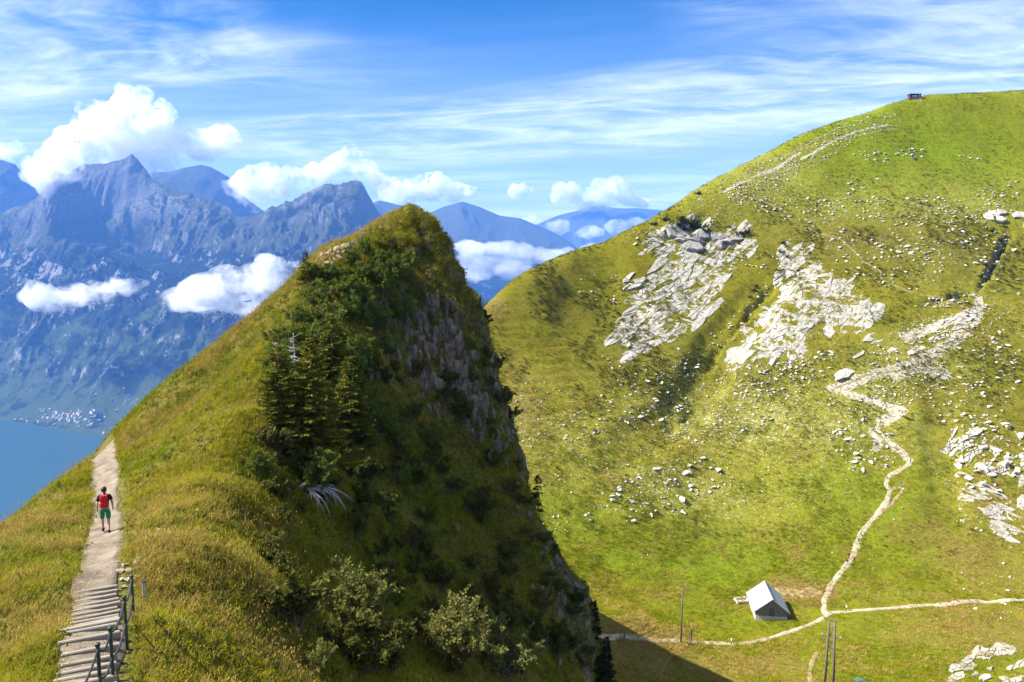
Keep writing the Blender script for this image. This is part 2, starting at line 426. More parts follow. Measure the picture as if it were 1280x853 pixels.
def clouds():
    cloud('cloud', [(60, 212, 26), (85, 195, 30), (110, 175, 34), (140, 160, 36), (160, 135, 28), (130, 145, 24), (190, 165, 32), (200, 145, 20), (215, 185, 28), (175, 195, 34), (235, 182, 24), (250, 184, 24), (268, 178, 22), (286, 171, 18), (70, 232, 18), (145, 185, 40)], 10400, M_CUMULUS, 'tall white cumulus cloud rising behind the dark summit on the left', seed=3, thick=0.8)
    cloud('cloud', [(48, 222, 15), (62, 232, 15), (74, 218, 18), (88, 205, 17), (70, 205, 16)], 8800, M_CUMULUS, 'ragged cloud wrapped round the left shoulder of the dark summit', seed=33)
    cloud('cloud', [(310, 235, 24), (325, 225, 22), (345, 235, 22), (370, 228, 20), (395, 222, 20), (420, 205, 20), (440, 195, 14), (455, 215, 20), (322, 252, 16), (475, 228, 16), (292, 236, 13)], 8450, M_CUMULUS, 'white cumulus cloud between the two rocky summits', seed=5)
    cloud('cloud', [(50, 372, 22, .7), (75, 378, 24, .6), (100, 370, 22, .6), (130, 365, 20, .6), (155, 357, 20, .6), (175, 353, 13, .6)], 6500, M_CUMULUS, 'small flat cloud low in front of the wooded mountainside above the lake', seed=8, vox=12)
    cloud('cloud', [(220, 375, 26, .5), (255, 365, 32, .6), (290, 355, 36, .7), (320, 350, 34, .7), (345, 348, 34, .6), (300, 380, 32, .5), (250, 382, 26, .4), (372, 345, 26, .6), (330, 325, 16, .6)], 6400, M_CUMULUS, 'broad white cloud bank meeting the grassy flank of the near peak', seed=9, vox=12)
    cloud('cloud', [(490, 242, 20), (515, 238, 18), (530, 232, 14), (550, 236, 18), (568, 240, 15), (585, 239, 13)], 17000, M_CUMULUS, 'row of small cumulus puffs above the near summit', seed=12, vox=24)
    cloud('cloud', [(644, 241, 8), (652, 239, 9), (661, 241, 7), (670, 243, 5)], 21600, M_CUMULUS, 'single small cumulus puff alone above the far ridge', seed=14, vox=24)
    cloud('cloud', [(700, 245, 13, .8), (718, 243, 15), (738, 246, 14), (752, 240, 16), (770, 239, 16), (785, 247, 14), (800, 252, 12), (728, 258, 11), (760, 256, 12)], 19900, M_CUMULUS, 'chain of cumulus puffs over the farthest mountain beside the green hill', seed=15, vox=24)
    cloud('cloud', [(590, 312, 22, .4), (620, 312, 24, .4), (650, 316, 22, .4), (680, 318, 22, .4), (710, 318, 18, .4), (735, 312, 12, .4), (600, 330, 26, .5), (640, 338, 28, .45), (580, 345, 26, .5), (690, 330, 22, .4), (570, 308, 16, .35)], 11500, M_FOG, 'long flat fog bank lying in the gap between peak and green hill', seed=17, vox=20)
    cloud('cloud', [(620, 285, 12, .5), (660, 278, 14, .5), (700, 284, 16, .5), (735, 290, 18, .5), (770, 285, 16, .5), (800, 278, 14, .5)], 18000, M_FOG, 'pale mist band under the farthest mountain', seed=19, vox=26)
    cloud('cloud', [(5, 192, 16, .8), (22, 188, 12), (-20, 195, 16), (-40, 190, 14)], 13600, M_CUMULUS, 'small cloud cap at the left edge above the far summit', seed=21, vox=20)
clouds()

# ------------------------------------------------------------------ haze: one even body of air round everything
t_ = NT('haze_air')
v_ = t_.n.new('ShaderNodeVolumePrincipled')
v_.inputs['Color'].default_value = (0.13, 0.37, 1.0, 1)
v_.inputs['Density'].default_value = 3.8e-5
t_.l.new(v_.outputs[0], t_.out.inputs['Volume'])
hb = bmesh.new(); bmesh.ops.create_cube(hb, size=1.0)
hm = bpy.data.meshes.new('haze'); hb.to_mesh(hm); hb.free()
link('haze', hm, t_.m, loc=(0, 0, (2400 - 1410) / 2), scale=(52000, 52000, 2400 + 1410), kind='stuff', label='thin blue summer haze filling the valley air')
# ------------------------------------------------------------------ near terrain: the grassy peak with the ridge path (A)
A_PATH = [(129, 557, 61), (129, 562, 60), (129, 585, 51), (132, 610, 42), (133, 640, 34.5), (130, 671, 29.5), (123, 700, 25.5), (122, 735, 21.5), (117, 780, 18), (112, 820, 16), (105, 853, 14.6), (95, 900, 13.0), (84, 960, 11.2)]
A_PTS = A_PATH[1:] + [
    # shoulder left of the path
    (60, 800, 16.5), (0, 853, 16), (-60, 853, 17.2), (0, 760, 20), (0, 700, 26), (50, 700, 25.5), (-60, 760, 21.5), (0, 662, 33), (60, 650, 33), (50, 622, 44), (90, 592, 52), (-60, 712, 28),
    (-160, 853, 20), (-160, 800, 26),
    # left skyline of the peak and its lit front
    (141, 545, 61), (165, 520, 61.5), (200, 485, 62), (240, 455, 63), (280, 425, 64), (320, 395, 65), (350, 368, 66), (372, 347, 66.5), (395, 318, 67), (412, 304, 67.5), (430, 302, 68), (455, 294, 69), (480, 286, 70), (500, 271, 71.5), (514, 255, 72), (527, 267, 72.3), (541, 290, 72.5),
    (200, 600, 36), (200, 540, 54), (300, 520, 46), (300, 450, 58), (250, 680, 25), (220, 640, 29), (260, 600, 33), (330, 520, 42), (180, 680, 25.2), (175, 640, 32),
    (240, 500, 57), (330, 450, 53), (390, 400, 57), (430, 350, 63), (470, 305, 68),
    # shaded side that falls to the right
    (280, 760, 22.6), (200, 853, 15.5), (195, 780, 18), (300, 853, 18.4), (400, 853, 23.5), (520, 853, 31), (640, 853, 42), (720, 853, 53),
    (350, 680, 33.5), (450, 680, 43), (550, 680, 51), (640, 680, 56), (400, 580, 44), (500, 580, 53), (600, 580, 62), (450, 480, 55), (530, 480, 63), (450, 400, 62), (520, 400, 67), (500, 325, 69),
    (420, 770, 32), (540, 770, 42), (640, 770, 51)]
A_LIMB = [(554, 310, 72.5), (564, 334, 72.5), (576, 356, 72.3), (590, 388, 71.5), (601, 412, 71), (608, 445, 70), (617, 485, 69), (628, 525, 67.5), (645, 570, 66), (664, 618, 64), (684, 665, 62.5), (702, 705, 62), (719, 742, 61.5), (721, 770, 61), (724, 805, 60.5), (728, 853, 59), (735, 920, 57)]
pts = [tuple(P(*q)) for q in A_PTS + A_LIMB]
for q in A_LIMB:
    c = P(*q)
    pts.append((c.x + 1.6, c.y + 1.8, c.z - 5.5 - 0.14 * max(0, -c.z)))
    pts.append((c.x + 4.5, c.y + 5.0, c.z - 24))
for q in ((0, 662, 33), (50, 622, 44), (90, 592, 52), (-60, 712, 28)):
    c = P(*q)
    pts.append((c.x - 3.0, c.y + 2.0, c.z - 2.6)); pts.append((c.x - 9, c.y + 5, c.z - 10))
for q in ((129, 557, 61), (165, 520, 61.5), (240, 455, 63), (320, 395, 65), (372, 347, 66.5), (430, 302, 68), (480, 276, 70), (515, 260, 72)):
    c = P(*q)
    pts.append((c.x - 3, c.y + 6, c.z - 4.2)); pts.append((c.x - 8, c.y + 15, c.z - 15))
pts += [(0, 0, -1.75), (-3, 4, -3.6), (3, 3, -3.2), (4, 10, -9), (3, 18, -14), (6, 28, -21), (-6, -6, -1.5), (5, -6, -2.5), (12, 40, -40), (16, 55, -56), (15, 75, -60), (10, 88, -36), (0, 96, -28), (-12, 98, -26), (-30, 98, -36), (-45, 88, -40),
        (-52, 60, -36), (-50, 40, -30), (-46, 24, -25), (-40, 10, -21), (-30, 0, -16), (-16, -6, -6), (20, 10, -24), (24, 30, -40), (26, 60, -60), (24, 85, -58)]
fA0 = tps_fit(pts, 0.08)
def build_A():
    h = 0.26
    xs = np.arange(-54, 25, h); ys = np.arange(-6, 96, h)
    X, Y = np.meshgrid(xs, ys)
    Z = fA0(X, Y)
    xl = np.interp(Y, [0, 20, 35, 50, 55.7, 58.9, 60, 62, 64.5, 67, 70, 72.5, 75, 96], [6, 5, 5, 5.2, 5.1, 4.6, 3.2, 1.6, .5, -1, -3, -5.3, -6, -6])
    Z = Z - 4.5 * np.maximum(0, X - xl - 1.2)
    gy, gx = np.gradient(Z, h)
    slope = np.hypot(gx, gy)
    # distance to the path keeps the tread smooth
    pc = np.array([P(*q) for q in A_PATH])
    dpath = np.full(X.shape, 1e9)
    for a, b in zip(pc[:-1], pc[1:]):
        ab = (b - a)[:2]; L2 = (ab ** 2).sum()
        u = np.clip(((X - a[0]) * ab[0] + (Y - a[1]) * ab[1]) / L2, 0, 1)
        dpath = np.minimum(dpath, np.hypot(X - a[0] - u * ab[0], Y - a[1] - u * ab[1]))
    off = sstep(dpath, 0.6, 2.2)
    Z = Z - 0.10 * (1 - sstep(dpath, 0.5, 0.9))
    Z = Z + off * (0.30 * fbm(X / 3.2, Y / 3.2, octaves=4) + 0.13 * np.abs(fbm(X / 0.9, Y / 0.9, octaves=3)))
    # crags: on steep ground push the surface along its normal
    nrm = np.stack([-gx, -gy, np.ones_like(gx)], -1); nrm /= np.linalg.norm(nrm, axis=-1, keepdims=True)
    cl = sstep(slope, 0.95, 1.7)
    cl2 = cl * sstep(X + 0.0 * Y, -14, -9)
    cx = X * 0.8 + Y * 0.6
    d = 1.0 * fbm(cx / 1.9, Z / 6.0, Y / 4.0, octaves=5, ridged=True, gain=0.58) + 0.35 * fbm(X / 0.9, Y / 0.9, Z / 1.3, octaves=3, ridged=True)
    big = 1.1 * fbm(X / 7, Y / 7, Z / 7, octaves=3)
    d = cl * d + cl2 * big
    # stepped ledges
    led = np.abs(((Z + 1.5 * fbm(X / 5, Y / 5, octaves=3)) / 2.6) % 1.0 - 0.5)
    d = d + cl2 * 0.5 * (led - 0.25)
    V = np.stack([X, Y, Z], -1) + nrm * d[..., None]
    me = new_mesh('near_peak', V.reshape(-1, 3), grid_faces(len(xs), len(ys)), True)
    return me, V, slope, dpath, xs, ys
meA, VA, slopeA, dpathA, xsA, ysA = build_A()
bvhA = BVHTree.FromPolygons([Vector(v) for v in VA.reshape(-1, 3)], grid_faces(len(xsA), len(ysA)).tolist())
rocky = sstep(slopeA, 1.05, 1.9)
_c = P(548, 450, 66)
rocky = rocky + 0.75 * np.exp(-(((VA[..., 0] - _c.x) / 4.5) ** 2 + ((VA[..., 2] - _c.z) / 6.0) ** 2)) * (VA[..., 1] > 50)
attr(meA, 'steep', rocky.ravel())
sunny = (VA[..., 0] + 12.5 < 0.0) * 1.0

def mat_peak():
    t = NT('peak_grass_and_rock'); p = t.pos('Position')
    n1 = t.noise(p, 0.35, 6, 0.6); n2 = t.noise(p, 2.2, 6, 0.65); n3 = t.noise(p, 9.0, 4, 0.6)
    g = t.ramp(n1, [(0.25, (0.065, 0.072, 0.006)), (0.45, (0.125, 0.115, 0.010)), (0.6, (0.175, 0.140, 0.016)), (0.78, (0.105, 0.108, 0.008))])
    g = t.mix(t.rng(n2, 0.35, 0.75), g, (0.13, 0.105, 0.03))
    g = t.mix(t.rng(n3, 0.58, 0.40), g, (0.03, 0.035, 0.008))
    soil = t.mix(n2, (0.055, 0.035, 0.018), (0.12, 0.085, 0.05))
    vx = t.mapping(p, (1.0, 1.0, 0.35))
    rn = t.noise(vx, 1.6, 9, 0.7, 0.4)
    rock = t.ramp(rn, [(0.28, (0.026, 0.018, 0.011)), (0.45, (0.095, 0.068, 0.044)), (0.6, (0.20, 0.150, 0.105)), (0.75, (0.33, 0.265, 0.20))])
    crack = t.voronoi(t.mapping(p, (0.9, 0.9, 0.4)), 1.5, 'DISTANCE_TO_EDGE')
    rock = t.mix(t.rng(crack, 0.0, 0.07, 0.75, 0.0), rock, (0.02, 0.016, 0.013))
    moss = t.mix(n2, (0.012, 0.018, 0.004), (0.045, 0.045, 0.010))
    rmask = t.rng(t.math('ADD', t.attr('steep'), t.math('MULTIPLY', t.math('SUBTRACT', t.noise(vx, 0.55, 6, 0.65), 0.5), 2.2)), 0.80, 0.98)
    side = t.mix(t.rng(n3, 0.3, 0.7), moss, soil)
    base = t.mix(t.rng(t.attr('steep'), 0.15, 0.5), g, t.mix(0.65, side, g))
    t.bsdf(t.mix(rmask, base, rock), 0.95, 0.1)
    hgt = t.math('ADD', t.math('MULTIPLY', t.noise(p, 3.0, 8, 0.7), 0.7), t.math('MULTIPLY', t.rng(crack, 0.0, 0.08), t.math('MULTIPLY', rmask, 0.6)))
    t.bump(hgt, 0.9, 0.22)
    return t.m
link('near_peak', meA, mat_peak(), kind='structure')

# ------------------------------------------------------------------ green hill and valley floor (B)
TB = ([114, 160, 200, 300, 400, 500, 600, 700, 770, 800, 853, 950, 1100], [440, 420, 400, 355, 315, 280, 245, 215, 190, 176, 156, 132, 105])
def tB(px, py): return float(np.interp(py, *TB)) - 20.0 * min(1, max(0, (900 - px) / 300.0))
SKY_B = [(604, 388), (612, 378), (625, 364), (640, 352), (660, 340), (680, 330), (700, 322), (730, 311), (760, 298), (800, 279), (830, 262), (870, 238), (900, 221), (930, 205), (960, 190), (1000, 171), (1040, 157), (1080, 145), (1115, 133), (1140, 125), (1170, 121), (1200, 118), (1240, 115), (1280, 114), (1350, 110), (1430, 112), (1520, 120)]
ptsB = []
def skyB(px): return float(np.interp(px, *zip(*SKY_B)))
for px in (640, 700, 760, 830, 900, 980, 1060, 1140, 1220, 1300, 1400, 1520):
    for py in (160, 220, 280, 340, 400, 460, 520, 580, 640, 700, 760, 800, 853, 950, 1100):
        if py > skyB(px) + 16 and not (px < 720 and py > 700): ptsB.append(tuple(P(px, py, tB(px, py))))
for px, py in SKY_B:
    t = tB(px, py); c = P(px, py, t); ptsB.append(tuple(c))
    e = ray(px, py); L = t + 18; ptsB.append((e.x * L * 1.0, e.y * L, e.z * L - 2.2 - (2.0 if px < 700 else 0)))
    L = t + 60; ptsB.append((e.x * L, e.y * L, e.z * L - 26))
    L = t + 140; ptsB.append((e.x * L, e.y * L, e.z * L - 95))
for px, py, t in ((620, 450, 278), (625, 520, 255), (640, 600, 228), (660, 660, 210), (690, 720, 192), (560, 520, 255), (560, 620, 225), (560, 700, 200)):
    ptsB.append(tuple(P(px, py, t)))
c = P(604, 388, 300); ptsB += [(c.x - 10, c.y - 12, c.z - 10), (c.x - 12, c.y + 10, c.z - 16), (c.x - 28, c.y + 12, c.z - 40), (c.x - 60, c.y, c.z - 90)]
ptsB += [(-46, 176, -36), (-30, 160, -30), (-18, 148, -27), (-30, 125, -28), (-60, 150, -40), (-80, 190, -70), (-70, 220, -90), (18, 148, -80), (24, 166, -79), (-8, 190, -72), (-90, 130, -70), (-90, 280, -140), (0, 80, -80), (60, 70, -78), (150, 90, -70), (20, 120, -82), (-95, 100, -100)]  # leading points: unseen ridge behind the peak, added to shade the valley floor
fB0 = tps_fit(ptsB, 40.0)
def seg_dist(X, Y, pl):
    d = np.full(X.shape, 1e9); w = np.zeros(X.shape)
    n = len(pl) - 1
    for i, (a, b) in enumerate(zip(pl[:-1], pl[1:])):
        ab = (b[0] - a[0], b[1] - a[1]); L2 = ab[0] ** 2 + ab[1] ** 2 + 1e-9
        u = np.clip(((X - a[0]) * ab[0] + (Y - a[1]) * ab[1]) / L2, 0, 1)
        q = np.hypot(X - a[0] - u * ab[0], Y - a[1] - u * ab[1])
        m = q < d; d = np.where(m, q, d); w = np.where(m, (i + u) / n, w)
    return d, w
def castf(px, py, f):
    e = ray(px, py); ts = np.linspace(90, 520, 900)
    dz = e.z * ts - f(e.x * ts, e.y * ts)
    k = np.argmax(dz < 0)
    return e * float(ts[k]) if dz[k] < 0 else e * tB(px, py)
def build_B():
    h = 0.85
    xs = np.arange(-100, 380, h); ys = np.arange(84, 600, h * 1.05)
    X, Y = np.meshgrid(xs, ys)
    Z = fB0(X, Y)
    Z = Z + 1.6 * fbm(X / 55, Y / 55, octaves=3) * sstep(Z, -84, -55) + 0.55 * fbm(X / 11, Y / 11, octaves=4) + 0.16 * fbm(X / 2.6, Y / 2.6, octaves=3)
    def cut(pix, width, depth, lip=0.0):
        nonlocal Z
        pl = [castf(a, b, fB0) for a, b in pix]
        d, w = seg_dist(X, Y, pl)
        d = d + 1.9 * fbm(X / 5, Y / 5, octaves=4)
        e = np.sin(np.pi * np.clip(w, 0.02, 0.98)) ** 0.5
        Z = Z - depth * e * (1 - sstep(d, width * 0.35, width)) + lip * e * np.exp(-((d - width * 1.3) / width) ** 2)
    cut([(1262, 290), (1252, 312), (1240, 335), (1230, 352), (1222, 368)], 1.5, 4.0, 0.5)
    cut([(1222, 368), (1200, 372), (1175, 379), (1150, 385)], 1.5, 2.8, 0.4)
    cut([(990, 330), (968, 355), (945, 378), (925, 402), (900, 430), (880, 460)], 1.5, 1.9, 0.4)
    cut([(870, 505), (850, 520), (830, 530)], 1.4, 1.4, 0.3)
    cut([(1000, 320), (968, 355), (925, 402), (890, 450), (865, 500), (835, 530), (790, 556), (740, 575)], 10.0, 2.6, 0.9)
    cut([(1180, 470), (1176, 540), (1180, 610), (1190, 680)], 7.0, 1.4, 0.6)
    cut([(760, 300), (740, 360), (720, 420)], 14.0, 1.6, 0.5)
    cut([(885, 268), (860, 285), (830, 296)], 3.0, 2.2, 0.8)
    gyB, gxB = np.gradient(Z, h * 1.05, h); slB = np.hypot(gxB, gyB)
    ter = np.abs(np.sin((Z + 1.6 * fbm(X / 14, Y / 14, octaves=4)) / 0.85))
    Z = Z + 0.42 * ter * sstep(slB, .3, .55) * (1 - sstep(slB, 1.0, 1.5)) * sstep(fbm(X / 24 + 7, Y / 24, octaves=3), -.35, .35)
    # little cow terraces on the dry slope bottom right
    c = castf(1200, 770, fB0); k = np.exp(-(((X - c.x) / 34) ** 2 + ((Y - c.y) / 26) ** 2))
    Z = Z + k * 0.75 * np.abs(np.sin((Z + 1.2 * fbm(X / 9, Y / 9, octaves=3)) / 0.75 + Y / 3.0))
    return X, Y, Z, xs, ys
XB, YB, ZB, xsB, ysB = build_B()
VB = np.stack([XB, YB, ZB], -1).reshape(-1, 3)
FB = grid_faces(len(xsB), len(ysB))
meB = new_mesh('green_hill', VB, FB, True)
bvhB = BVHTree.FromPolygons(VB.tolist(), FB.tolist())
# zones of dry, stony and dark turf: what grows there
def proj(V):
    x, y, z = V[:, 0], V[:, 1], V[:, 2]
    dep = y * CP - z * SP; up = y * SP + z * CP
    return 640 + FPX * x / dep, 426.5 - FPX * up / dep
def hitB(px, py):
    r_ = bvhB.ray_cast(Vector((0, 0, 0)), ray(px, py).normalized())
    return r_[0], r_[1]
def hitA(px, py):
    r_ = bvhA.ray_cast(Vector((0, 0, 0)), ray(px, py).normalized())
    return r_[0], r_[1]
def zone(blobs):
    """blobs on the slope: centre pixel -> place on the hill, radii in metres"""
    out = np.zeros(len(VB))
    for px, py, rx, ry, a in blobs:
        c = castf(px, py, fB0)
        out = np.maximum(out, a * np.exp(-(((VB[:, 0] - c.x) / rx) ** 2 + ((VB[:, 1] - c.y) / ry) ** 2)))
    return out
attr(meB, 'dry', zone([(1220, 700, 26, 30, .6), (1230, 790, 36, 26, .62), (1270, 640, 20, 30, .6), (1000, 742, 9, 7, 1.6), (820, 800, 22, 9, .8), (880, 830, 26, 8, .9), (900, 760, 30, 12, .35), (760, 810, 20, 12, 1.0), (980, 390, 40, 26, .35), (1050, 300, 60, 30, .5), (1180, 300, 50, 22, .5), (760, 370, 40, 25, .25), (1000, 690, 30, 14, .35), (615, 385, 6, 8, 1.2), (645, 520, 14, 30, .8), (1010, 850, 40, 12, .3)]))
attr(meB, 'stony', zone([(720, 560, 45, 32, .75), (840, 610, 45, 18, .9), (960, 530, 60, 25, 1), (1070, 520, 35, 25, .9), (1130, 450, 40, 20, .7), (900, 470, 50, 20, .5), (1150, 250, 120, 18, .55), (960, 220, 30, 25, .8), (1200, 520, 30, 60, .5), (1240, 380, 40, 40, .45), (1180, 590, 5, 40, .7)]))
attr(meB, 'lush', zone([(1150, 190, 110, 50, 1.1), (1110, 640, 32, 30, 1.0), (870, 705, 70, 20, 1.1), (960, 770, 45, 14, .7), (1080, 820, 45, 20, .8), (1020, 690, 30, 18, .8), (1220, 150, 60, 40, .8)]))
OUT1 = [(803, 298), (850, 288), (905, 291), (940, 300), (945, 318), (918, 340), (898, 375), (882, 400), (855, 418), (800, 442), (772, 440), (766, 412), (790, 390), (778, 376), (800, 355), (832, 332), (815, 312)]
OUT2 = [(985, 300), (1004, 310), (1020, 338), (1060, 358), (1092, 385), (1086, 405), (1050, 406), (1020, 420), (990, 440), (960, 450), (925, 448), (919, 430), (945, 400), (965, 380), (985, 352), (974, 330)]
def poly_zone(polys):
    out = np.zeros(len(VB))
    for pix in polys:
        pl = [castf(a, b, fB0) for a, b in pix]
        x, y = VB[:, 0], VB[:, 1]; ins = np.zeros(len(VB), bool); j = len(pl) - 1
        for i in range(len(pl)):
            with np.errstate(divide='ignore', invalid='ignore'):
                ins ^= ((pl[i].y > y) != (pl[j].y > y)) & (x < (pl[j].x - pl[i].x) * (y - pl[i].y) / (pl[j].y - pl[i].y + 1e-9) + pl[i].x)
            j = i
        out = np.maximum(out, ins * 1.0)
    return out
attr(meB, 'bare', poly_zone([OUT1, OUT2]))
def line_zone(lines):
    out = np.zeros(len(VB))
    for w, pix in lines:
        d, _ = seg_dist(VB[:, 0], VB[:, 1], [castf(a, b, fB0) for a, b in pix])
        out = np.maximum(out, np.exp(-(d / w) ** 2))
    return out
attr(meB, 'scree', line_zone([(2.6, [(1042, 488), (1070, 476), (1110, 466), (1140, 460), (1165, 448), (1190, 432), (1210, 412), (1222, 392)]), (2.0, [(1128, 424), (1160, 414), (1200, 400), (1222, 390)]), (2.4, [(1060, 494), (1100, 506), (1128, 516), (1104, 530)]), (1.5, [(1090, 540), (1100, 552), (1094, 565)]), (3.0, [(1120, 472), (1150, 462), (1180, 470)]), (1.6, [(1110, 555), (1135, 578)]), (1.8, [(1222, 392), (1224, 376)]), (.8, [(905, 240), (935, 226), (960, 215), (1000, 192)]), (.6, [(1000, 200), (1060, 170), (1110, 160)])]))
attr(meB, 'olive', zone([(700, 380, 45, 35, 1), (800, 460, 35, 25, 1), (860, 440, 30, 20, .9), (1090, 310, 80, 22, 1), (1200, 320, 50, 25, .9), (1220, 480, 40, 40, .8), (900, 300, 60, 15, .6)]))
def mat_hill():
    t = NT('hill_turf'); p = t.pos('Position')
    n1 = t.noise(p, 0.045, 6, 0.6); n2 = t.noise(p, 0.5, 6, 0.68); n3 = t.noise(p, 2.2, 4, 0.65)
    g = t.ramp(n1, [(0.28, (0.150, 0.142, 0.003)), (0.5, (0.205, 0.183, 0.005)), (0.72, (0.178, 0.146, 0.006))])
    g = t.mix(t.math('MULTIPLY', t.attr('lush'), 0.9, True), g, t.mix(n1, (0.118, 0.172, 0.001), (0.180, 0.228, 0.003)))
    g = t.mix(t.math('MULTIPLY', t.attr('olive'), t.rng(n2, .3, .65, .35, .9), True), g, (0.098, 0.092, 0.004))
    brown = t.mix(n2, (0.13, 0.092, 0.012), (0.26, 0.205, 0.050))
    dm = t.rng(t.math('ADD', t.math('MULTIPLY', t.attr('dry'), 0.9), t.math('MULTIPLY', t.math('SUBTRACT', n2, 0.5), 1.3)), 0.25, 0.75)
    g = t.mix(dm, g, brown)
    g = t.mix(t.rng(n2, 0.52, 0.28, 0.0, 0.6), g, (0.075, 0.076, 0.003))
    g = t.mix(t.rng(n3, 0.54, 0.34, 0.0, 0.5), g, (0.060, 0.064, 0.003))
    g = t.mix(t.rng(n3, 0.60, 0.78, 0.0, 0.5), g, (0.27, 0.25, 0.020))
    # gravel and small bleached stones in the turf
    st = t.math('MULTIPLY', t.rng(t.math('ADD', t.noise(p, 1.3, 4, 0.75), t.math('MULTIPLY', t.attr('stony'), 0.12)), 0.67, 0.74), t.rng(t.attr('stony'), 0.05, 0.5))
    g = t.mix(t.math('MULTIPLY', t.attr('stony'), t.rng(n2, 0.25, 0.7, 0.1, 0.75)), g, (0.28, 0.265, 0.045))
    g = t.mix(st, g, t.mix(n3, (0.44, 0.40, 0.31), (0.62, 0.58, 0.49)))
    scr = t.rng(t.math('ADD', t.attr('scree'), t.math('MULTIPLY', t.math('SUBTRACT', t.noise(p, 0.5, 6, .75), 0.5), 1.6)), 0.42, 0.62)
    g = t.mix(scr, g, t.mix(n3, (0.30, 0.26, 0.17), (0.56, 0.52, 0.42)))
    bare = t.math('MULTIPLY', t.attr('bare'), t.rng(t.noise(t.mapping(p, (.5, 1, 1), (0, 0, .7)), 0.45, 5, .7), .50, .58))
    g = t.mix(bare, g, t.mix(n2, (0.36, 0.33, 0.28), (0.60, 0.57, 0.51)))
    nz = t.normal_z()
    g = t.mix(t.rng(nz, 0.52, 0.36), g, t.mix(n2, (0.10, 0.09, 0.07), (0.30, 0.28, 0.24)))
    t.bsdf(g, 0.95, 0.1)
    t.bump(t.math('ADD', t.noise(p, 0.8, 8, 0.78), t.math('MULTIPLY', n3, 0.4)), 0.9, 1.0)
    return t.m
link('green_hill', meB, mat_hill(), kind='structure')
# ------------------------------------------------------------------ ridge path, stairway, railing
def groundA(x, y):
    r_ = bvhA.ray_cast(Vector((x, y, 60)), Vector((0, 0, -1)))
    return r_[0].z if r_[0] else -40.0
def groundB(x, y):
    r_ = bvhB.ray_cast(Vector((x, y, 300)), Vector((0, 0, -1)))
    return (r_[0].z, r_[1]) if r_[0] else (-90.0, Vector((0, 0, 1)))
def resample(pl, step):
    pl = np.array([tuple(p) for p in pl], float)
    for _ in range(2):                                   # Chaikin
        q = [pl[0]]
        for a, b in zip(pl[:-1], pl[1:]): q += [0.75 * a + 0.25 * b, 0.25 * a + 0.75 * b]
        q.append(pl[-1]); pl = np.array(q)
    s = np.concatenate([[0], np.cumsum(np.linalg.norm(np.diff(pl, axis=0), axis=1))])
    n = max(2, int(s[-1] / step))
    u = np.linspace(0, s[-1], n)
    return np.stack([np.interp(u, s, pl[:, k]) for k in range(3)], -1)
def tube(path, rad, n=6, closed=True):
    path = [Vector(p) for p in path]; V, F = [], []
    for i, p in enumerate(path):
        d = (path[min(i + 1, len(path) - 1)] - path[max(i - 1, 0)]).normalized()
        a = d.cross(Vector((0.13, 0.31, 0.94)))
        if a.length < 1e-3: a = d.cross(Vector((1, 0, 0)))
        a.normalize(); b = d.cross(a)
        r_ = rad[i] if hasattr(rad, '__len__') else rad
        for k in range(n):
            w = 2 * math.pi * k / n
            V.append(p + (a * math.cos(w) + b * math.sin(w)) * r_)
    for i in range(len(path) - 1):
        for k in range(n):
            F.append((i * n + k, i * n + (k + 1) % n, (i + 1) * n + (k + 1) % n, (i + 1) * n + k))
    if closed:
        F.append(tuple(range(n - 1, -1, -1))); F.append(tuple((len(path) - 1) * n + k for k in range(n)))
    return V, F
def merge(parts):
    V, F, o = [], [], 0
    for v, f in parts:
        V += list(v); F += [tuple(i + o for i in q) for q in f]; o += len(v)
    return V, F
def boxv(x0, x1, y0, y1, z0, z1):
    V = [(x, y, z) for z in (z0, z1) for y in (y0, y1) for x in (x0, x1)]
    F = [(0, 2, 3, 1), (4, 5, 7, 6), (0, 1, 5, 4), (2, 6, 7, 3), (0, 4, 6, 2), (1, 3, 7, 5)]
    return V, F
def bevelled(me, w, seg=1):
    bm = bmesh.new(); bm.from_mesh(me)
    bmesh.ops.bevel(bm, geom=bm.edges[:], offset=w, segments=seg, affect='EDGES', profile=0.7)
    bm.to_mesh(me); bm.free(); return me

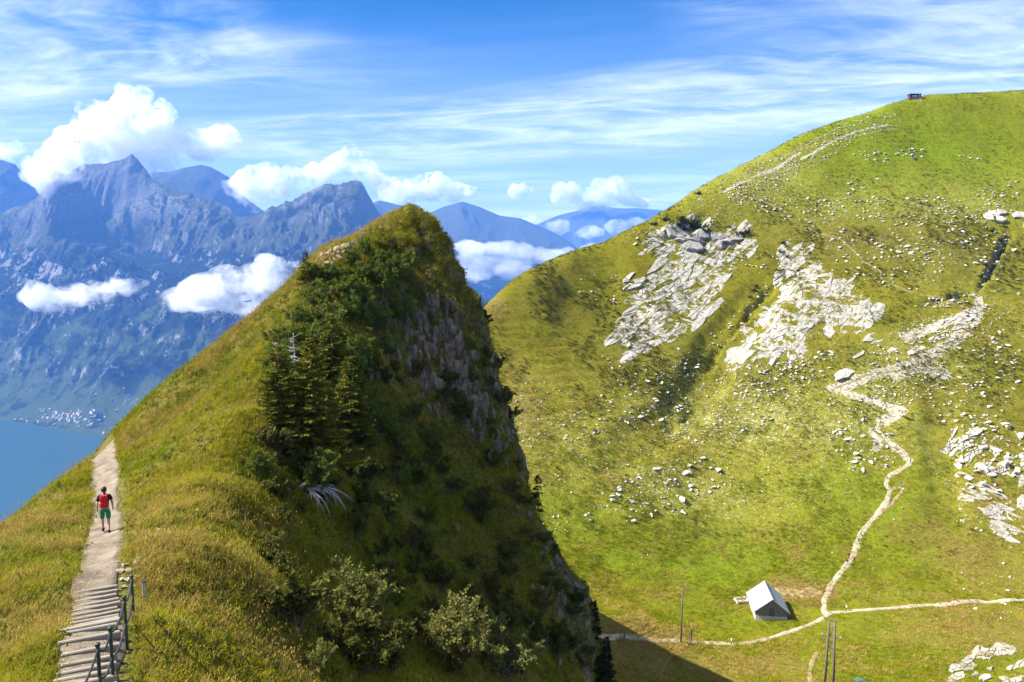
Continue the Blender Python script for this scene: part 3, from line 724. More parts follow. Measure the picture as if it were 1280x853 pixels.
def mat_track(name, c0, c1, stone):
    t = NT(name); p = t.pos('Position')
    n1 = t.noise(p, 1.4, 7, 0.72); n2 = t.noise(p, 14.0, 5, 0.7)
    c = t.mix(t.rng(n1, .3, .7), tuple(q * .72 for q in c0), tuple(q * 1.1 for q in c1)); c = t.mix(t.rng(n2, 0.55, 0.7), c, stone)
    c = t.mix(t.rng(t.voronoi(p, 9.0), 0.16, 0.06, 0.0, 0.8), c, tuple(q * 1.1 for q in stone))
    t.bsdf(c, 0.95, 0.1); t.bump(t.math('ADD', n2, t.math('MULTIPLY', t.noise(p, 3.0, 4), 0.6)), 0.8, 0.04)
    return t.m
M_PATH = mat_track('trodden_gravel', (0.135, 0.105, 0.072), (0.205, 0.165, 0.120), (0.30, 0.26, 0.21))
pcA = resample([P(*q) for q in A_PATH], 0.22)
def ridge_path():
    V, rows = [], 0
    tang = np.gradient(pcA[:, :2], axis=0); tang /= np.linalg.norm(tang, axis=1, keepdims=True)
    nrm = np.stack([-tang[:, 1], tang[:, 0]], -1)
    ws = np.array([-1.0, -0.82, -0.6, -0.3, 0, 0.3, 0.6, 0.82, 1.0])
    s = np.arange(len(pcA)) * 0.22
    el = 0.64 + 0.30 * fbm(s / 1.5, s * 0 + 2.2, octaves=4); er = 0.64 + 0.30 * fbm(s / 1.5, s * 0 + 7.2, octaves=4)
    far_ = 1 + .7 * sstep(np.linalg.norm(pcA, axis=1), 38, 60); el = el * far_; er = er * far_
    for i in range(len(pcA)):
        for w in ws:
            q = pcA[i, :2] + nrm[i] * w * (el[i] if w < 0 else er[i])
            V.append((q[0], q[1], 0))
    V = np.array(V)
    W = np.tile(np.abs(ws), len(pcA))
    z = fA0(V[:, 0], V[:, 1])
    V[:, 2] = z - 0.035 + 0.022 * fbm(V[:, 0] / 0.35, V[:, 1] / 0.35, octaves=3) - 0.16 * sstep(W, 0.8, 1.0)
    link('ridge_path', new_mesh('ridge_path', V, grid_faces(len(ws), len(pcA)), True), M_PATH, kind='structure')
    return tang, nrm
tanA, nrmA = ridge_path()
M_TIMBER = flat('weathered_step_timber', (0.25, 0.215, 0.17), 0.85, 0.15, 0.3, 6.0)
stair = empty('stairway', tuple(pcA[-1]), 'stairway of pale timber treads on the gravel path by the chain railing', 'stairway')
i0 = int(np.argmin(np.abs(pcA[:, 1] - P(122, 737, 21.4).y)))
k = i0; nst = 0
vs = []
while k < len(pcA) - 2:
    hw = 0.54 + random.uniform(-0.05, 0.05)
    c = Vector((pcA[k, 0], pcA[k, 1], 0)) + Vector((random.uniform(-.04, .04), 0, 0))
    me = bevelled(new_mesh('step', *boxv(-hw, hw, -0.045, 0.045, -0.14, 0.03)), 0.02)
    ang = math.atan2(nrmA[k][1], nrmA[k][0]) + random.uniform(-0.05, 0.05)
    z = float(fA0(c.x, c.y))
    o = link('step', me, M_TIMBER)
    o.parent = stair
    o.location = Vector((c.x, c.y, z + 0.0)) - stair.location
    o.rotation_euler = (random.uniform(-.05, .05), random.uniform(-0.03, 0.03), ang)
    k += 2; nst += 1
# railing of green steel posts with a sagging chain
M_POST = flat('green_steel', (0.018, 0.038, 0.026), 0.5, 0.4, 0.25, 20)
M_CHAIN = flat('dark_chain', (0.015, 0.017, 0.017), 0.55, 0.4, 0.2, 30)
posts = [(167, 768, .95), (159, 812, 1.12), (142, 858, 1.12), (127, 886, 1.15), (86, 990, 1.15)]
c0, _ = hitA(159, 812)
rail = empty('chain_railing', tuple(c0), 'dark green post and chain railing beside the timber stairway', 'railing')
tops = []
for px, py, hh in posts:
    c, _ = hitA(px, py)
    V, F = tube([(0, 0, -0.3), (0, 0, hh)], 0.032, 8)
    me = new_mesh('post', V, F); o = link('post', me, M_POST, rail, loc=c - rail.location)
    V, F = tube([(0, 0, 0), (0, 0, 0.05), (0, 0, 0.065)], [0.044, 0.044, 0.025], 8)
    link('post_cap', new_mesh('post_cap', V, F), M_POST, o, loc=(0, 0, hh - 0.02))
    tops.append((c, hh))
for lvl, sag in ((0.94, 0.16), (0.5, 0.14)):
    for (a, ha), (b, hb_) in zip(tops[:-1], tops[1:]):
        n = 26; pp = []; rr = []
        for i in range(n * 2 + 1):
            u = i / (n * 2); q = a.lerp(b, u); q = Vector((q.x, q.y, (a.z + ha * lvl) * (1 - u) + (b.z + hb_ * lvl) * u - sag * 4 * u * (1 - u)))
            pp.append(q - rail.location); rr.append(0.024 if i % 2 else 0.012)
        V, F = tube(pp, rr, 6)
        link('chain', new_mesh('chain', V, F), M_CHAIN, rail)
c, _ = hitA(181, 751)
V, F = tube([(0, 0, -.2), (0, 0, 0.5)], 0.05, 8)
o = link('short_post', new_mesh('short_post', V, F), flat('galvanised_steel', (0.35, 0.36, 0.37), 0.45, 0.4, 0.15, 12, 0.6), loc=c, label='short grey metal post in the grass right of the chain railing', cat='post')
V, F = tube([(0, 0, 0.5), (0, 0, 0.53)], [0.065, 0.05], 8); link('post_cap', new_mesh('post_cap', V, F), M_CHAIN, o)

# stones in the bank beside the path
def hull_rock(seed, n=14, sq=(1, 0.8, 0.6)):
    r_ = random.Random(seed); bm = bmesh.new()
    for i in range(n):
        v = Vector((r_.gauss(0, 1), r_.gauss(0, 1), r_.gauss(0, 1))).normalized() * r_.uniform(0.75, 1.0)
        bm.verts.new((v.x * sq[0], v.y * sq[1], v.z * sq[2]))
    bmesh.ops.convex_hull(bm, input=bm.verts)
    bmesh.ops.delete(bm, geom=[v for v in bm.verts if not v.link_faces], context='VERTS')
    bmesh.ops.triangulate(bm, faces=bm.faces[:])
    me = bpy.data.meshes.new('boulder'); bm.to_mesh(me); bm.free()
    return me
def mat_lime(name, lo, hi, sc=1.2):
    t = NT(name); p = t.pos('Position')
    n = t.noise(p, sc, 7, 0.7); n2 = t.noise(p, sc * 5, 5, 0.7)
    c = t.ramp(n, [(0.28, lo), (0.5, tuple((a + b) / 2 for a, b in zip(lo, hi))), (0.7, hi)])
    c = t.mix(t.rng(n2, 0.60, 0.78, 0, 0.7), c, (0.17, 0.155, 0.12))
    c = t.mix(t.rng(t.noise(t.mapping(p, (1, 1, .25)), sc * 2.2, 6, .75), .58, .70, 0, .55), c, (0.22, 0.20, 0.165))
    t.bsdf(c, 0.9, 0.15); t.bump(t.math('ADD', n, t.math('MULTIPLY', n2, 0.5)), 0.8, 0.5 / sc)
    return t.m
M_LIME = mat_lime('bleached_limestone', (0.26, 0.24, 0.195), (0.52, 0.487, 0.415), 0.6)
M_BANK = mat_lime('bank_stone', (0.20, 0.16, 0.11), (0.44, 0.37, 0.28), 4.0)
ROCKS = [hull_rock(s, 13, sq) for s, sq in enumerate([(1, .8, .55), (1, .7, .5), (1, .9, .7), (1, .55, .45), (1, .75, .6), (1, .85, .4)])]
BANK = [m.copy() for m in ROCKS[:4]]
for m in BANK: m.materials.append(M_BANK)
M_STONES = mat_lime('bleached_loose_stone', (0.36, 0.335, 0.275), (0.62, 0.585, 0.51), 0.9)
for m in ROCKS: m.materials.append(M_STONES)
rs = random.Random(5)
for px, py, s in [(150, 716, .17), (157, 708, .14), (163, 716, .19), (170, 706, .16), (176, 700, .2), (183, 692, .17), (152, 726, .15), (160, 728, .2), (172, 722, .15), (190, 680, .2), (188, 668, .14), (195, 674, .16), (148, 704, .12), (181, 713, .15), (186, 704, .13), (168, 734, .13), (155, 735, .14), (198, 664, .15), (190, 655, .12), (205, 792, .14), (196, 806, .12)]:
    c, n = hitA(px, py)
    if c is None: continue
    link('bank_stone', rs.choice(BANK), loc=c + Vector((0, 0, s * .25)), rot=(rs.uniform(-.4, .4), rs.uniform(-.4, .4), rs.uniform(0, 6)), scale=(s, s, s * 1.1), label='tan broken stone in the bank right of the ridge path', cat='stone', group='stones in the bank beside the path')

# ------------------------------------------------------------------ people
def skin_body(verts, edges, radii, name, sub=2):
    me = bpy.data.meshes.new(name); me.from_pydata([tuple(v) for v in verts], edges, [])
    o = bpy.data.objects.new(name, me); col.objects.link(o)
    o.modifiers.new('skin', 'SKIN')
    sl = me.skin_vertices[0].data
    for i, r_ in enumerate(radii):
        sl[i].radius = (r_, r_) if not hasattr(r_, '__len__') else r_
    sl[0].use_root = True
    md = o.modifiers.new('sub', 'SUBSURF'); md.levels = sub; md.render_levels = sub
    dg = bpy.context.evaluated_depsgraph_get()
    m2 = bpy.data.meshes.new_from_object(o.evaluated_get(dg))
    bpy.data.objects.remove(o); bpy.data.meshes.remove(me)
    m2.name = name
    m2.polygons.foreach_set('use_smooth', np.ones(len(m2.polygons), bool))
    return m2
# facing +Y, left foot (x<0) back and lifted heel / right foot forward
SK = dict(pelvis=(0, 0, .93), waist=(0, .01, 1.08), chest=(0, .03, 1.28), neck0=(0, .03, 1.45), neck=(0, .05, 1.53), head=(0, .07, 1.60), crown=(0, .07, 1.72))
def figure_parts(step=0.16, armsw=0.10, elbow=0.15):
    J = dict(SK)
    J.update(hl=(-.10, 0, .90), kl=(-.105, step * .45 + .02, .49), al=(-.10, step, .09), tl=(-.115, step + .16, .035),
             hr=(.10, 0, .90), kr=(.105, -step * .15 + .04, .49), ar=(.10, -step - .05, .11), tr=(.115, -step + .09, .03),
             sl=(-.19, .03, 1.40), el=(-.25, .02 - armsw, 1.13), wl=(-.25, .12 - armsw, .90), gl=(-.245, .16 - armsw, .82),
             sr=(.19, .03, 1.40), er=(.26, .03 + armsw * .3, 1.13), wr=(.27, .10 + armsw * .6, .89), gr=(.265, .13 + armsw * .6, .81))
    return J
def chain_mesh(J, chains, radii, name, sub=2):
    idx, V, E, RR = {}, [], [], []
    for ch in chains:
        for a in ch:
            if a not in idx: idx[a] = len(V); V.append(J[a]); RR.append(radii[a])
        for a, b in zip(ch[:-1], ch[1:]): E.append((idx[a], idx[b]))
    return skin_body(V, E, RR, name, sub)
BODY_R = dict(pelvis=(.15, .11), waist=(.135, .095), chest=(.155, .105), neck0=(.075, .07), neck=.056, head=(.085, .10), crown=(.06, .075), hl=.085, kl=.055, al=.036, tl=.034, hr=.085, kr=.055, ar=.036, tr=.034, sl=.058, el=.042, wl=.029, gl=.034, sr=.058, er=.042, wr=.029, gr=.034)
def body_mesh(J, sub=2):
    return chain_mesh(J, [('pelvis', 'waist', 'chest', 'neck0', 'neck', 'head', 'crown'), ('pelvis', 'hl', 'kl', 'al', 'tl'), ('pelvis', 'hr', 'kr', 'ar', 'tr'), ('chest', 'sl', 'el', 'wl', 'gl'), ('chest', 'sr', 'er', 'wr', 'gr')], BODY_R, 'person', sub)
M_SKIN = flat('hiker_skin', (0.42, 0.25, 0.17), 0.6, 0.3, 0.08)  # plain skin tone of the walking figure
def hiker():
    J = figure_parts(0.17, 0.08)
    c, _ = hitA(133, 668)
    z = float(fA0(c.x, c.y)) - 0.03
    k = int(np.argmin(np.hypot(pcA[:, 0] - c.x, pcA[:, 1] - c.y)))
    hd = -tanA[k]; yaw = math.atan2(-hd[0], hd[1])
    body = body_mesh(J)
    # fingers: short chains rooted in each palm
    parts = []
    for side, g, w in ((-1, 'gl', 'wl'), (1, 'gr', 'wr')):
        G = Vector(J[g]); D = (G - Vector(J[w])).normalized()
        for f in range(4):
            b = G + Vector((0, (f - 1.5) * .018, 0)) + D * .02
            L = (.070, .080, .076, .060)[f]
            parts.append(tube([b, b + D * L * .55, b + D * L * .85 + Vector((-side * .02, 0, 0)), b + D * L + Vector((-side * .032, 0, .004))], [.0095, .009, .0085, .006], 6))
        b = G + Vector((0, .026, .02)); parts.append(tube([b, b + Vector((-side * .006, .022, -.025)), b + Vector((-side * .014, .026, -.055))], [.011, .0105, .008], 6))
    V, F = merge(parts)
    bm = bmesh.new(); bm.from_mesh(body)
    base = [bm.verts.new(tuple(v)) for v in V]
    for f in F:
        try: bm.faces.new([base[i] for i in f])
        except ValueError: pass
    # nose, ears
    for pos, s in (((0, .175, 1.615), (.014, .022, .022)), ((-.088, .07, 1.615), (.010, .02, .03)), ((.088, .07, 1.615), (.010, .02, .03))):
        bmesh.ops.create_icosphere(bm, subdivisions=1, radius=1, matrix=Matrix.Translation(pos) @ Matrix.Diagonal((*s, 1)))
    for f in bm.faces: f.smooth = True
    bm.to_mesh(body); bm.free()
    o = link('person', body, M_SKIN, loc=(c.x, c.y, z), rot=(0, 0, yaw), label='hiker in dark shirt and green shorts walking away up the ridge path', cat='person')
    RS = dict(BODY_R); RS.update(pelvis=(.150, .112), waist=(.155, .118), chest=(.175, .125), neck0=(.085, .08), sl=.082, hl=.11, kl=.08)
    J2 = dict(J); J2['swl'] = tuple(Vector(J['sl']).lerp(Vector(J['el']), .62)); J2['swr'] = tuple(Vector(J['sr']).lerp(Vector(J['er']), .62))
    J2['pelvis'] = (0, 0, .96); RS['swl'] = RS['swr'] = .072; RS['sr'] = .082
    sh = chain_mesh(J2, [('pelvis', 'waist', 'chest', 'neck0'), ('chest', 'sl', 'swl'), ('chest', 'sr', 'swr')], RS, 'shirt')
    link('shirt', sh, flat('black_red_shirt', (0.022, 0.012, 0.016), 0.8, 0.15, .4, 5), o)
    J3 = dict(J); J3['hl2'] = tuple(Vector(J['hl']).lerp(Vector(J['kl']), .93)); J3['hr2'] = tuple(Vector(J['hr']).lerp(Vector(J['kr']), .93)); J3['waist'] = (0, .0, 1.03); J3['pelvis'] = (0, 0, .95)
    R3 = dict(pelvis=(.165, .13), waist=(.15, .112), hl=.112, hr=.112, hl2=.095, hr2=.095)
    link('shorts', chain_mesh(J3, [('waist', 'pelvis'), ('pelvis', 'hl', 'hl2'), ('pelvis', 'hr', 'hr2')], R3, 'shorts'), flat('green_cloth', (0.012, 0.22, 0.10), 0.8, 0.15, .2, 5), o)
    hair = flat('dark_hair', (0.025, 0.016, 0.012), 0.6, 0.3)
    bm = bmesh.new()
    bmesh.ops.create_uvsphere(bm, u_segments=14, v_segments=10, radius=1, matrix=Matrix.Translation((0, .055, 1.665)) @ Matrix.Diagonal((.105, .118, .115, 1)))
    for v in bm.verts:
        if v.co.y > .11 and v.co.z < 1.70: v.co.y = .11
    bmesh.ops.create_icosphere(bm, subdivisions=2, radius=1, matrix=Matrix.Translation((0.01, -.055, 1.56)) @ Matrix.Diagonal((.035, .032, .085, 1)))
    for f in bm.faces: f.smooth = True
    hm_ = bpy.data.meshes.new('hair'); bm.to_mesh(hm_); bm.free(); link('hair', hm_, hair, o)
    for s, a, t2 in (('l', 'al', 'tl'), ('r', 'ar', 'tr')):
        bm = bmesh.new()
        A_, T_ = Vector(J[a]), Vector(J[t2]); mid = (A_ + T_) / 2
        bmesh.ops.create_uvsphere(bm, u_segments=10, v_segments=8, radius=1, matrix=Matrix.Translation((mid.x, mid.y - .02, .055)) @ Matrix.Diagonal((.058, .155, .058, 1)))
        bmesh.ops.create_uvsphere(bm, u_segments=10, v_segments=8, radius=1, matrix=Matrix.Translation((A_.x, A_.y, .11)) @ Matrix.Diagonal((.055, .06, .075, 1)))
        for v in bm.verts: v.co.z = max(v.co.z, 0.004)
        for f in bm.faces: f.smooth = True
        sm = bpy.data.meshes.new('shoe'); bm.to_mesh(sm); bm.free(); link('shoe', sm, flat('dark_shoe', (0.02, 0.02, 0.022), .7), o)
    # red backpack carried on the back
    red = flat('red_nylon', (0.50, 0.012, 0.018), 0.6, 0.25, .2, 8)
    V, F = boxv(-.145, .125, -.30, -.115, 1.05, 1.46); me = bevelled(new_mesh('backpack', V, F), 0.055, 3)
    me.polygons.foreach_set('use_smooth', np.ones(len(me.polygons), bool))
    rot = Matrix.Rotation(yaw, 4, 'Z')
    bp = empty('backpack', (c.x, c.y, z), 'red backpack worn by the hiker on the ridge path', 'backpack', rot=(0, 0, yaw))
    link('bag', me, red, bp)
    V, F = boxv(-.12, .10, -.345, -.29, 1.06, 1.26); me = bevelled(new_mesh('front_pocket', V, F), 0.022, 2); link('front_pocket', me, red, bp)
    V, F = boxv(-.13, .11, -.29, -.13, 1.43, 1.51); me = bevelled(new_mesh('lid', V, F), 0.035, 2); link('lid', me, red, bp)
    V, F = boxv(-.185, -.14, -.26, -.16, 1.04, 1.24); me = bevelled(new_mesh('side_pocket', V, F), 0.018, 2); link('side_pocket', me, flat('grey_mesh', (.45, .45, .46), .7), bp)
    for sx in (-.11, .09):
        V, F = tube([(sx, -.13, 1.45), (sx, -.02, 1.51), (sx, .10, 1.47), (sx * 1.1, .155, 1.32), (sx * 1.2, .10, 1.12), (sx * 1.2, -.12, 1.06)], .018, 6)
        link('strap', new_mesh('strap', V, F, True), flat('black_strap', (.02, .02, .02), .8), bp)
hiker()

FAR_BODY = [body_mesh(figure_parts(0.2, 0.1), 1), body_mesh(figure_parts(0.08, -0.05), 1)]
def far_person(px, py, shirt, legs, label, yaw, pack=None, hair=(.03, .02, .015), ht=1.0, group=None):
    c, n = hitB(px, py)
    if c is None: return
    me = FAR_BODY[random.randrange(2)].copy()
    # one figure: clothing added to the same small mesh as flat colour zones
    for nm, cc in (('skin', (.42, .25, .17)), ('shirt', shirt), ('trousers', legs), ('hair', hair)):
        key = nm + '_%02d_%02d_%02d' % tuple(int(q * 99) for q in cc)
        m = bpy.data.materials.get(key) or flat(key, cc, .8)
        me.materials.append(m)
    for p_ in me.polygons:
        z, x, y = p_.center.z, p_.center.x, p_.center.y
        p_.material_index = 3 if (z > 1.66 or (z > 1.56 and y < .05)) else 0 if z > 1.5 else 1 if z > .98 or (z > 1.0 and abs(x) > .2) else 2 if abs(x) < .19 else 0
    me.name = 'person'
    o = link('person', me, loc=c - Vector((0, 0, .04)), rot=(0, 0, yaw), scale=(ht, ht, ht), label=label, cat='person', group=group)
    if pack:
        V, F = boxv(-.15, .15, -.32, -.11, 1.0, 1.46); m2 = bevelled(new_mesh('backpack', V, F), .05, 2)
        key = 'pack_%02d_%02d_%02d' % tuple(int(q * 99) for q in pack)
        link('backpack', m2, bpy.data.materials.get(key) or flat(key, pack, .7), loc=o.location, rot=(0, 0, yaw), scale=(ht, ht, ht), label='backpack of the ' + ' '.join(label.split()[:13]), cat='backpack')
    return o
# ------------------------------------------------------------------ limestone outcrops: slabs with joints between
def inpoly(pl, x, y):
    c = False; j = len(pl) - 1
    for i in range(len(pl)):
        xi, yi = pl[i]; xj, yj = pl[j]
        if (yi > y) != (yj > y) and x < (xj - xi) * (y - yi) / (yj - yi) + xi: c = not c
        j = i
    return c
def clip(poly, nx, ny, d):
    out = []
    for i in range(len(poly)):
        a, b = poly[i], poly[(i + 1) % len(poly)]
        da, db = a[0] * nx + a[1] * ny - d, b[0] * nx + b[1] * ny - d
        if da <= 0: out.append(a)
        if (da < 0) != (db < 0) and da != db:
            u = da / (da - db); out.append((a[0] + (b[0] - a[0]) * u, a[1] + (b[1] - a[1]) * u))
    return out
def outcrop(pix, n, label, seed, stretch=2.6, ang=0.6, gap=0.04, proud=(0.08, 0.36), keep=0.84, mat=None):
    r_ = random.Random(seed)
    pts = [hitB(*q)[0] for q in pix]; pts = [p for p in pts if p is not None]
    c = sum(pts, Vector()) / len(pts)
    cz, nrm = groundB(c.x, c.y); c.z = cz
    e1 = Vector((1, 0, 0)); e1 = (e1 - nrm * e1.dot(nrm)).normalized(); e2 = nrm.cross(e1)
    ca, sa = math.cos(ang), math.sin(ang)
    def uv(p):
        d = p - c; a, b = d.dot(e1), d.dot(e2)
        return ((a * ca + b * sa) / stretch, -a * sa + b * ca)      # squeezed frame: long axis along (ca, sa)
    def back(q):
        a, b = q[0] * stretch, q[1]
        return c + e1 * (a * ca - b * sa) + e2 * (a * sa + b * ca)
    pl = [uv(p) for p in pts]
    x0, x1 = min(p[0] for p in pl), max(p[0] for p in pl); y0, y1 = min(p[1] for p in pl), max(p[1] for p in pl)
    seeds = []
    tries = 0
    while len(seeds) < n and tries < n * 30:
        tries += 1
        q = (r_.uniform(x0, x1), r_.uniform(y0, y1))
        f_ = float(fbm(np.array([q[0] / (x1 - x0) * 5.0 + seed]), np.array([q[1] / (y1 - y0) * 5.0]), octaves=3)[0])
        g_ = fbm(np.array([q[0] * .5 + 3.0, q[0] * .5 + 50.0]), np.array([q[1] * .5, q[1] * .5 + 9.0]), octaves=3)
        if inpoly(pl, q[0] + 1.5 * float(g_[0]), q[1] + 3.5 * float(g_[1])) and r_.random() < .25 + 1.3 * max(0, f_ + .15): seeds.append(q)
    area = (x1 - x0) * (y1 - y0) / max(1, len(seeds)) * .45
    root = empty('rock_outcrop', tuple(c), label, 'rock outcrop')
    lim = 1.7 * math.sqrt(area)
    for i, s in enumerate(seeds):
        if r_.random() > keep or float(fbm(np.array([s[0] * .55 + seed]), np.array([s[1] * .55]), octaves=2)[0]) > .20: continue
        L = lim * r_.uniform(0.8, 1.25)
        cell = [(s[0] + L * math.cos(k * math.pi / 4 + .3), s[1] + L * math.sin(k * math.pi / 4 + .3)) for k in range(8)]
        for j, o in enumerate(seeds):
            if i == j: continue
            dx, dy = o[0] - s[0], o[1] - s[1]; D = math.hypot(dx, dy)
            if D > 2 * L: continue
            cell = clip(cell, dx / D, dy / D, (s[0] * dx + s[1] * dy) / D + D / 2 - gap * r_.uniform(0.4, 1.8))
            if len(cell) < 3: break
        if len(cell) < 3: continue
        # roughen the outline, set it on the slope
        ring = []
        for a, b in zip(cell, cell[1:] + cell[:1]):
            ring.append(a)
            LL = math.hypot(b[0] - a[0], b[1] - a[1])
            for w in ((.3, .68) if LL > lim * .7 else (.5,) if LL > lim * .3 else ()):
                jx = LL * 0.13
                ring.append((a[0] + (b[0] - a[0]) * w + r_.uniform(-jx, jx), a[1] + (b[1] - a[1]) * w + r_.uniform(-jx, jx)))
        h = r_.uniform(*proud); tilt = (r_.uniform(-.03, .03), r_.uniform(-.045, .03)) if proud[1] < .3 else (r_.uniform(-.12, .12), r_.uniform(-.16, .10))
        m = len(ring); V = []
        cen = back(s)
        for lev, shr in ((-0.9, 1.0), (0.72, 1.0), (1.0, 0.91)):
            for q in ring:
                qq = (s[0] + (q[0] - s[0]) * shr, s[1] + (q[1] - s[1]) * shr)
                w = back(qq); gz = groundB(w.x, w.y)[0]
                w.z = gz
                d = w - cen
                hh = h * lev + (d.dot(e1) * tilt[0] + d.dot(e2) * tilt[1] if lev > 0 else 0) + (r_.uniform(-.06, .06) if lev > 0 else 0)
                V.append(w + nrm * hh - c)
        w = back(s); w.z = groundB(w.x, w.y)[0]; V.append(w + nrm * (h * 1.08 + r_.uniform(-.05, .05)) - c)
        F = []
        for lv in (0, 1):
            for k in range(m): F.append((lv * m + k, lv * m + (k + 1) % m, (lv + 1) * m + (k + 1) % m, (lv + 1) * m + k))
        for k in range(m): F.append((2 * m + k, 2 * m + (k + 1) % m, 3 * m))
        link('slab', new_mesh('slab', V, F), mat or M_LIME, root)
    return root
outcrop(OUT1, 300, 'broad pale limestone slab below the dwarf pines on the green hill', 31, 4.6, 0.85, 0.025, (0.02, 0.17), .96)
outcrop(OUT2, 230, 'pale limestone slab right of the dark gully on the green hill', 32, 2.8, 0.9, 0.025, (0.02, 0.17), .96)
outcrop([(1047, 463), (1060, 440), (1080, 425), (1100, 421), (1086, 446), (1060, 467)], 14, 'small pale slab between the large slab and the zigzag path', 33, 3.0, 0.8)
outcrop([(1178, 546), (1200, 538), (1232, 550), (1270, 560), (1290, 590), (1290, 640), (1262, 612), (1225, 582), (1200, 576)], 120, 'broken pale rocks on the right slope above the gravel chute', 34, 2.4, 0.8, 0.10, (0.08, 0.36), .72)
outcrop([(1206, 590), (1225, 600), (1250, 630), (1290, 668), (1290, 690), (1250, 656), (1214, 620)], 90, 'pale stone chute running down the right edge of the slope', 35, 2.2, -0.75, 0.05, (.06, .25), .85)
outcrop([(1193, 822), (1230, 804), (1262, 812), (1295, 830), (1295, 880), (1212, 880)], 110, 'pale rocks in the bottom right corner below the long path', 36, 2.8, 0.7, 0.06, (.05, .26), .8)
outcrop([(760, 352), (778, 343), (800, 352), (790, 372), (768, 376)], 18, 'scattered small pale slabs left of the broad limestone slab', 37, 2.2, 0.7, 0.25, (.3, .7), .75)
outcrop([(1155, 410), (1185, 398), (1222, 385), (1226, 396), (1190, 415), (1160, 436), (1130, 446), (1118, 440)], 90, 'bare rocky band along the switchbacks of the footpath', 38, 2.6, 0.45, 0.12, (.08, .3), .7)
outcrop([(800, 288), (838, 290), (885, 296), (925, 292), (930, 306), (890, 310), (850, 306), (810, 300)], 30, 'grey ledge forming the upper rim of the broad slab', 39, 1.6, 0.0, 0.12, (0.9, 1.9), .9, mat_lime('grey_limestone', (0.16, 0.15, 0.135), (0.38, 0.36, 0.32), 0.7))
outcrop([(1236, 268), (1262, 266), (1284, 270), (1284, 284), (1262, 282), (1240, 278)], 14, 'grey rock head above the dark cleft by the right edge', 40, 1.4, 0.0, 0.15, (0.5, 1.4), .9)

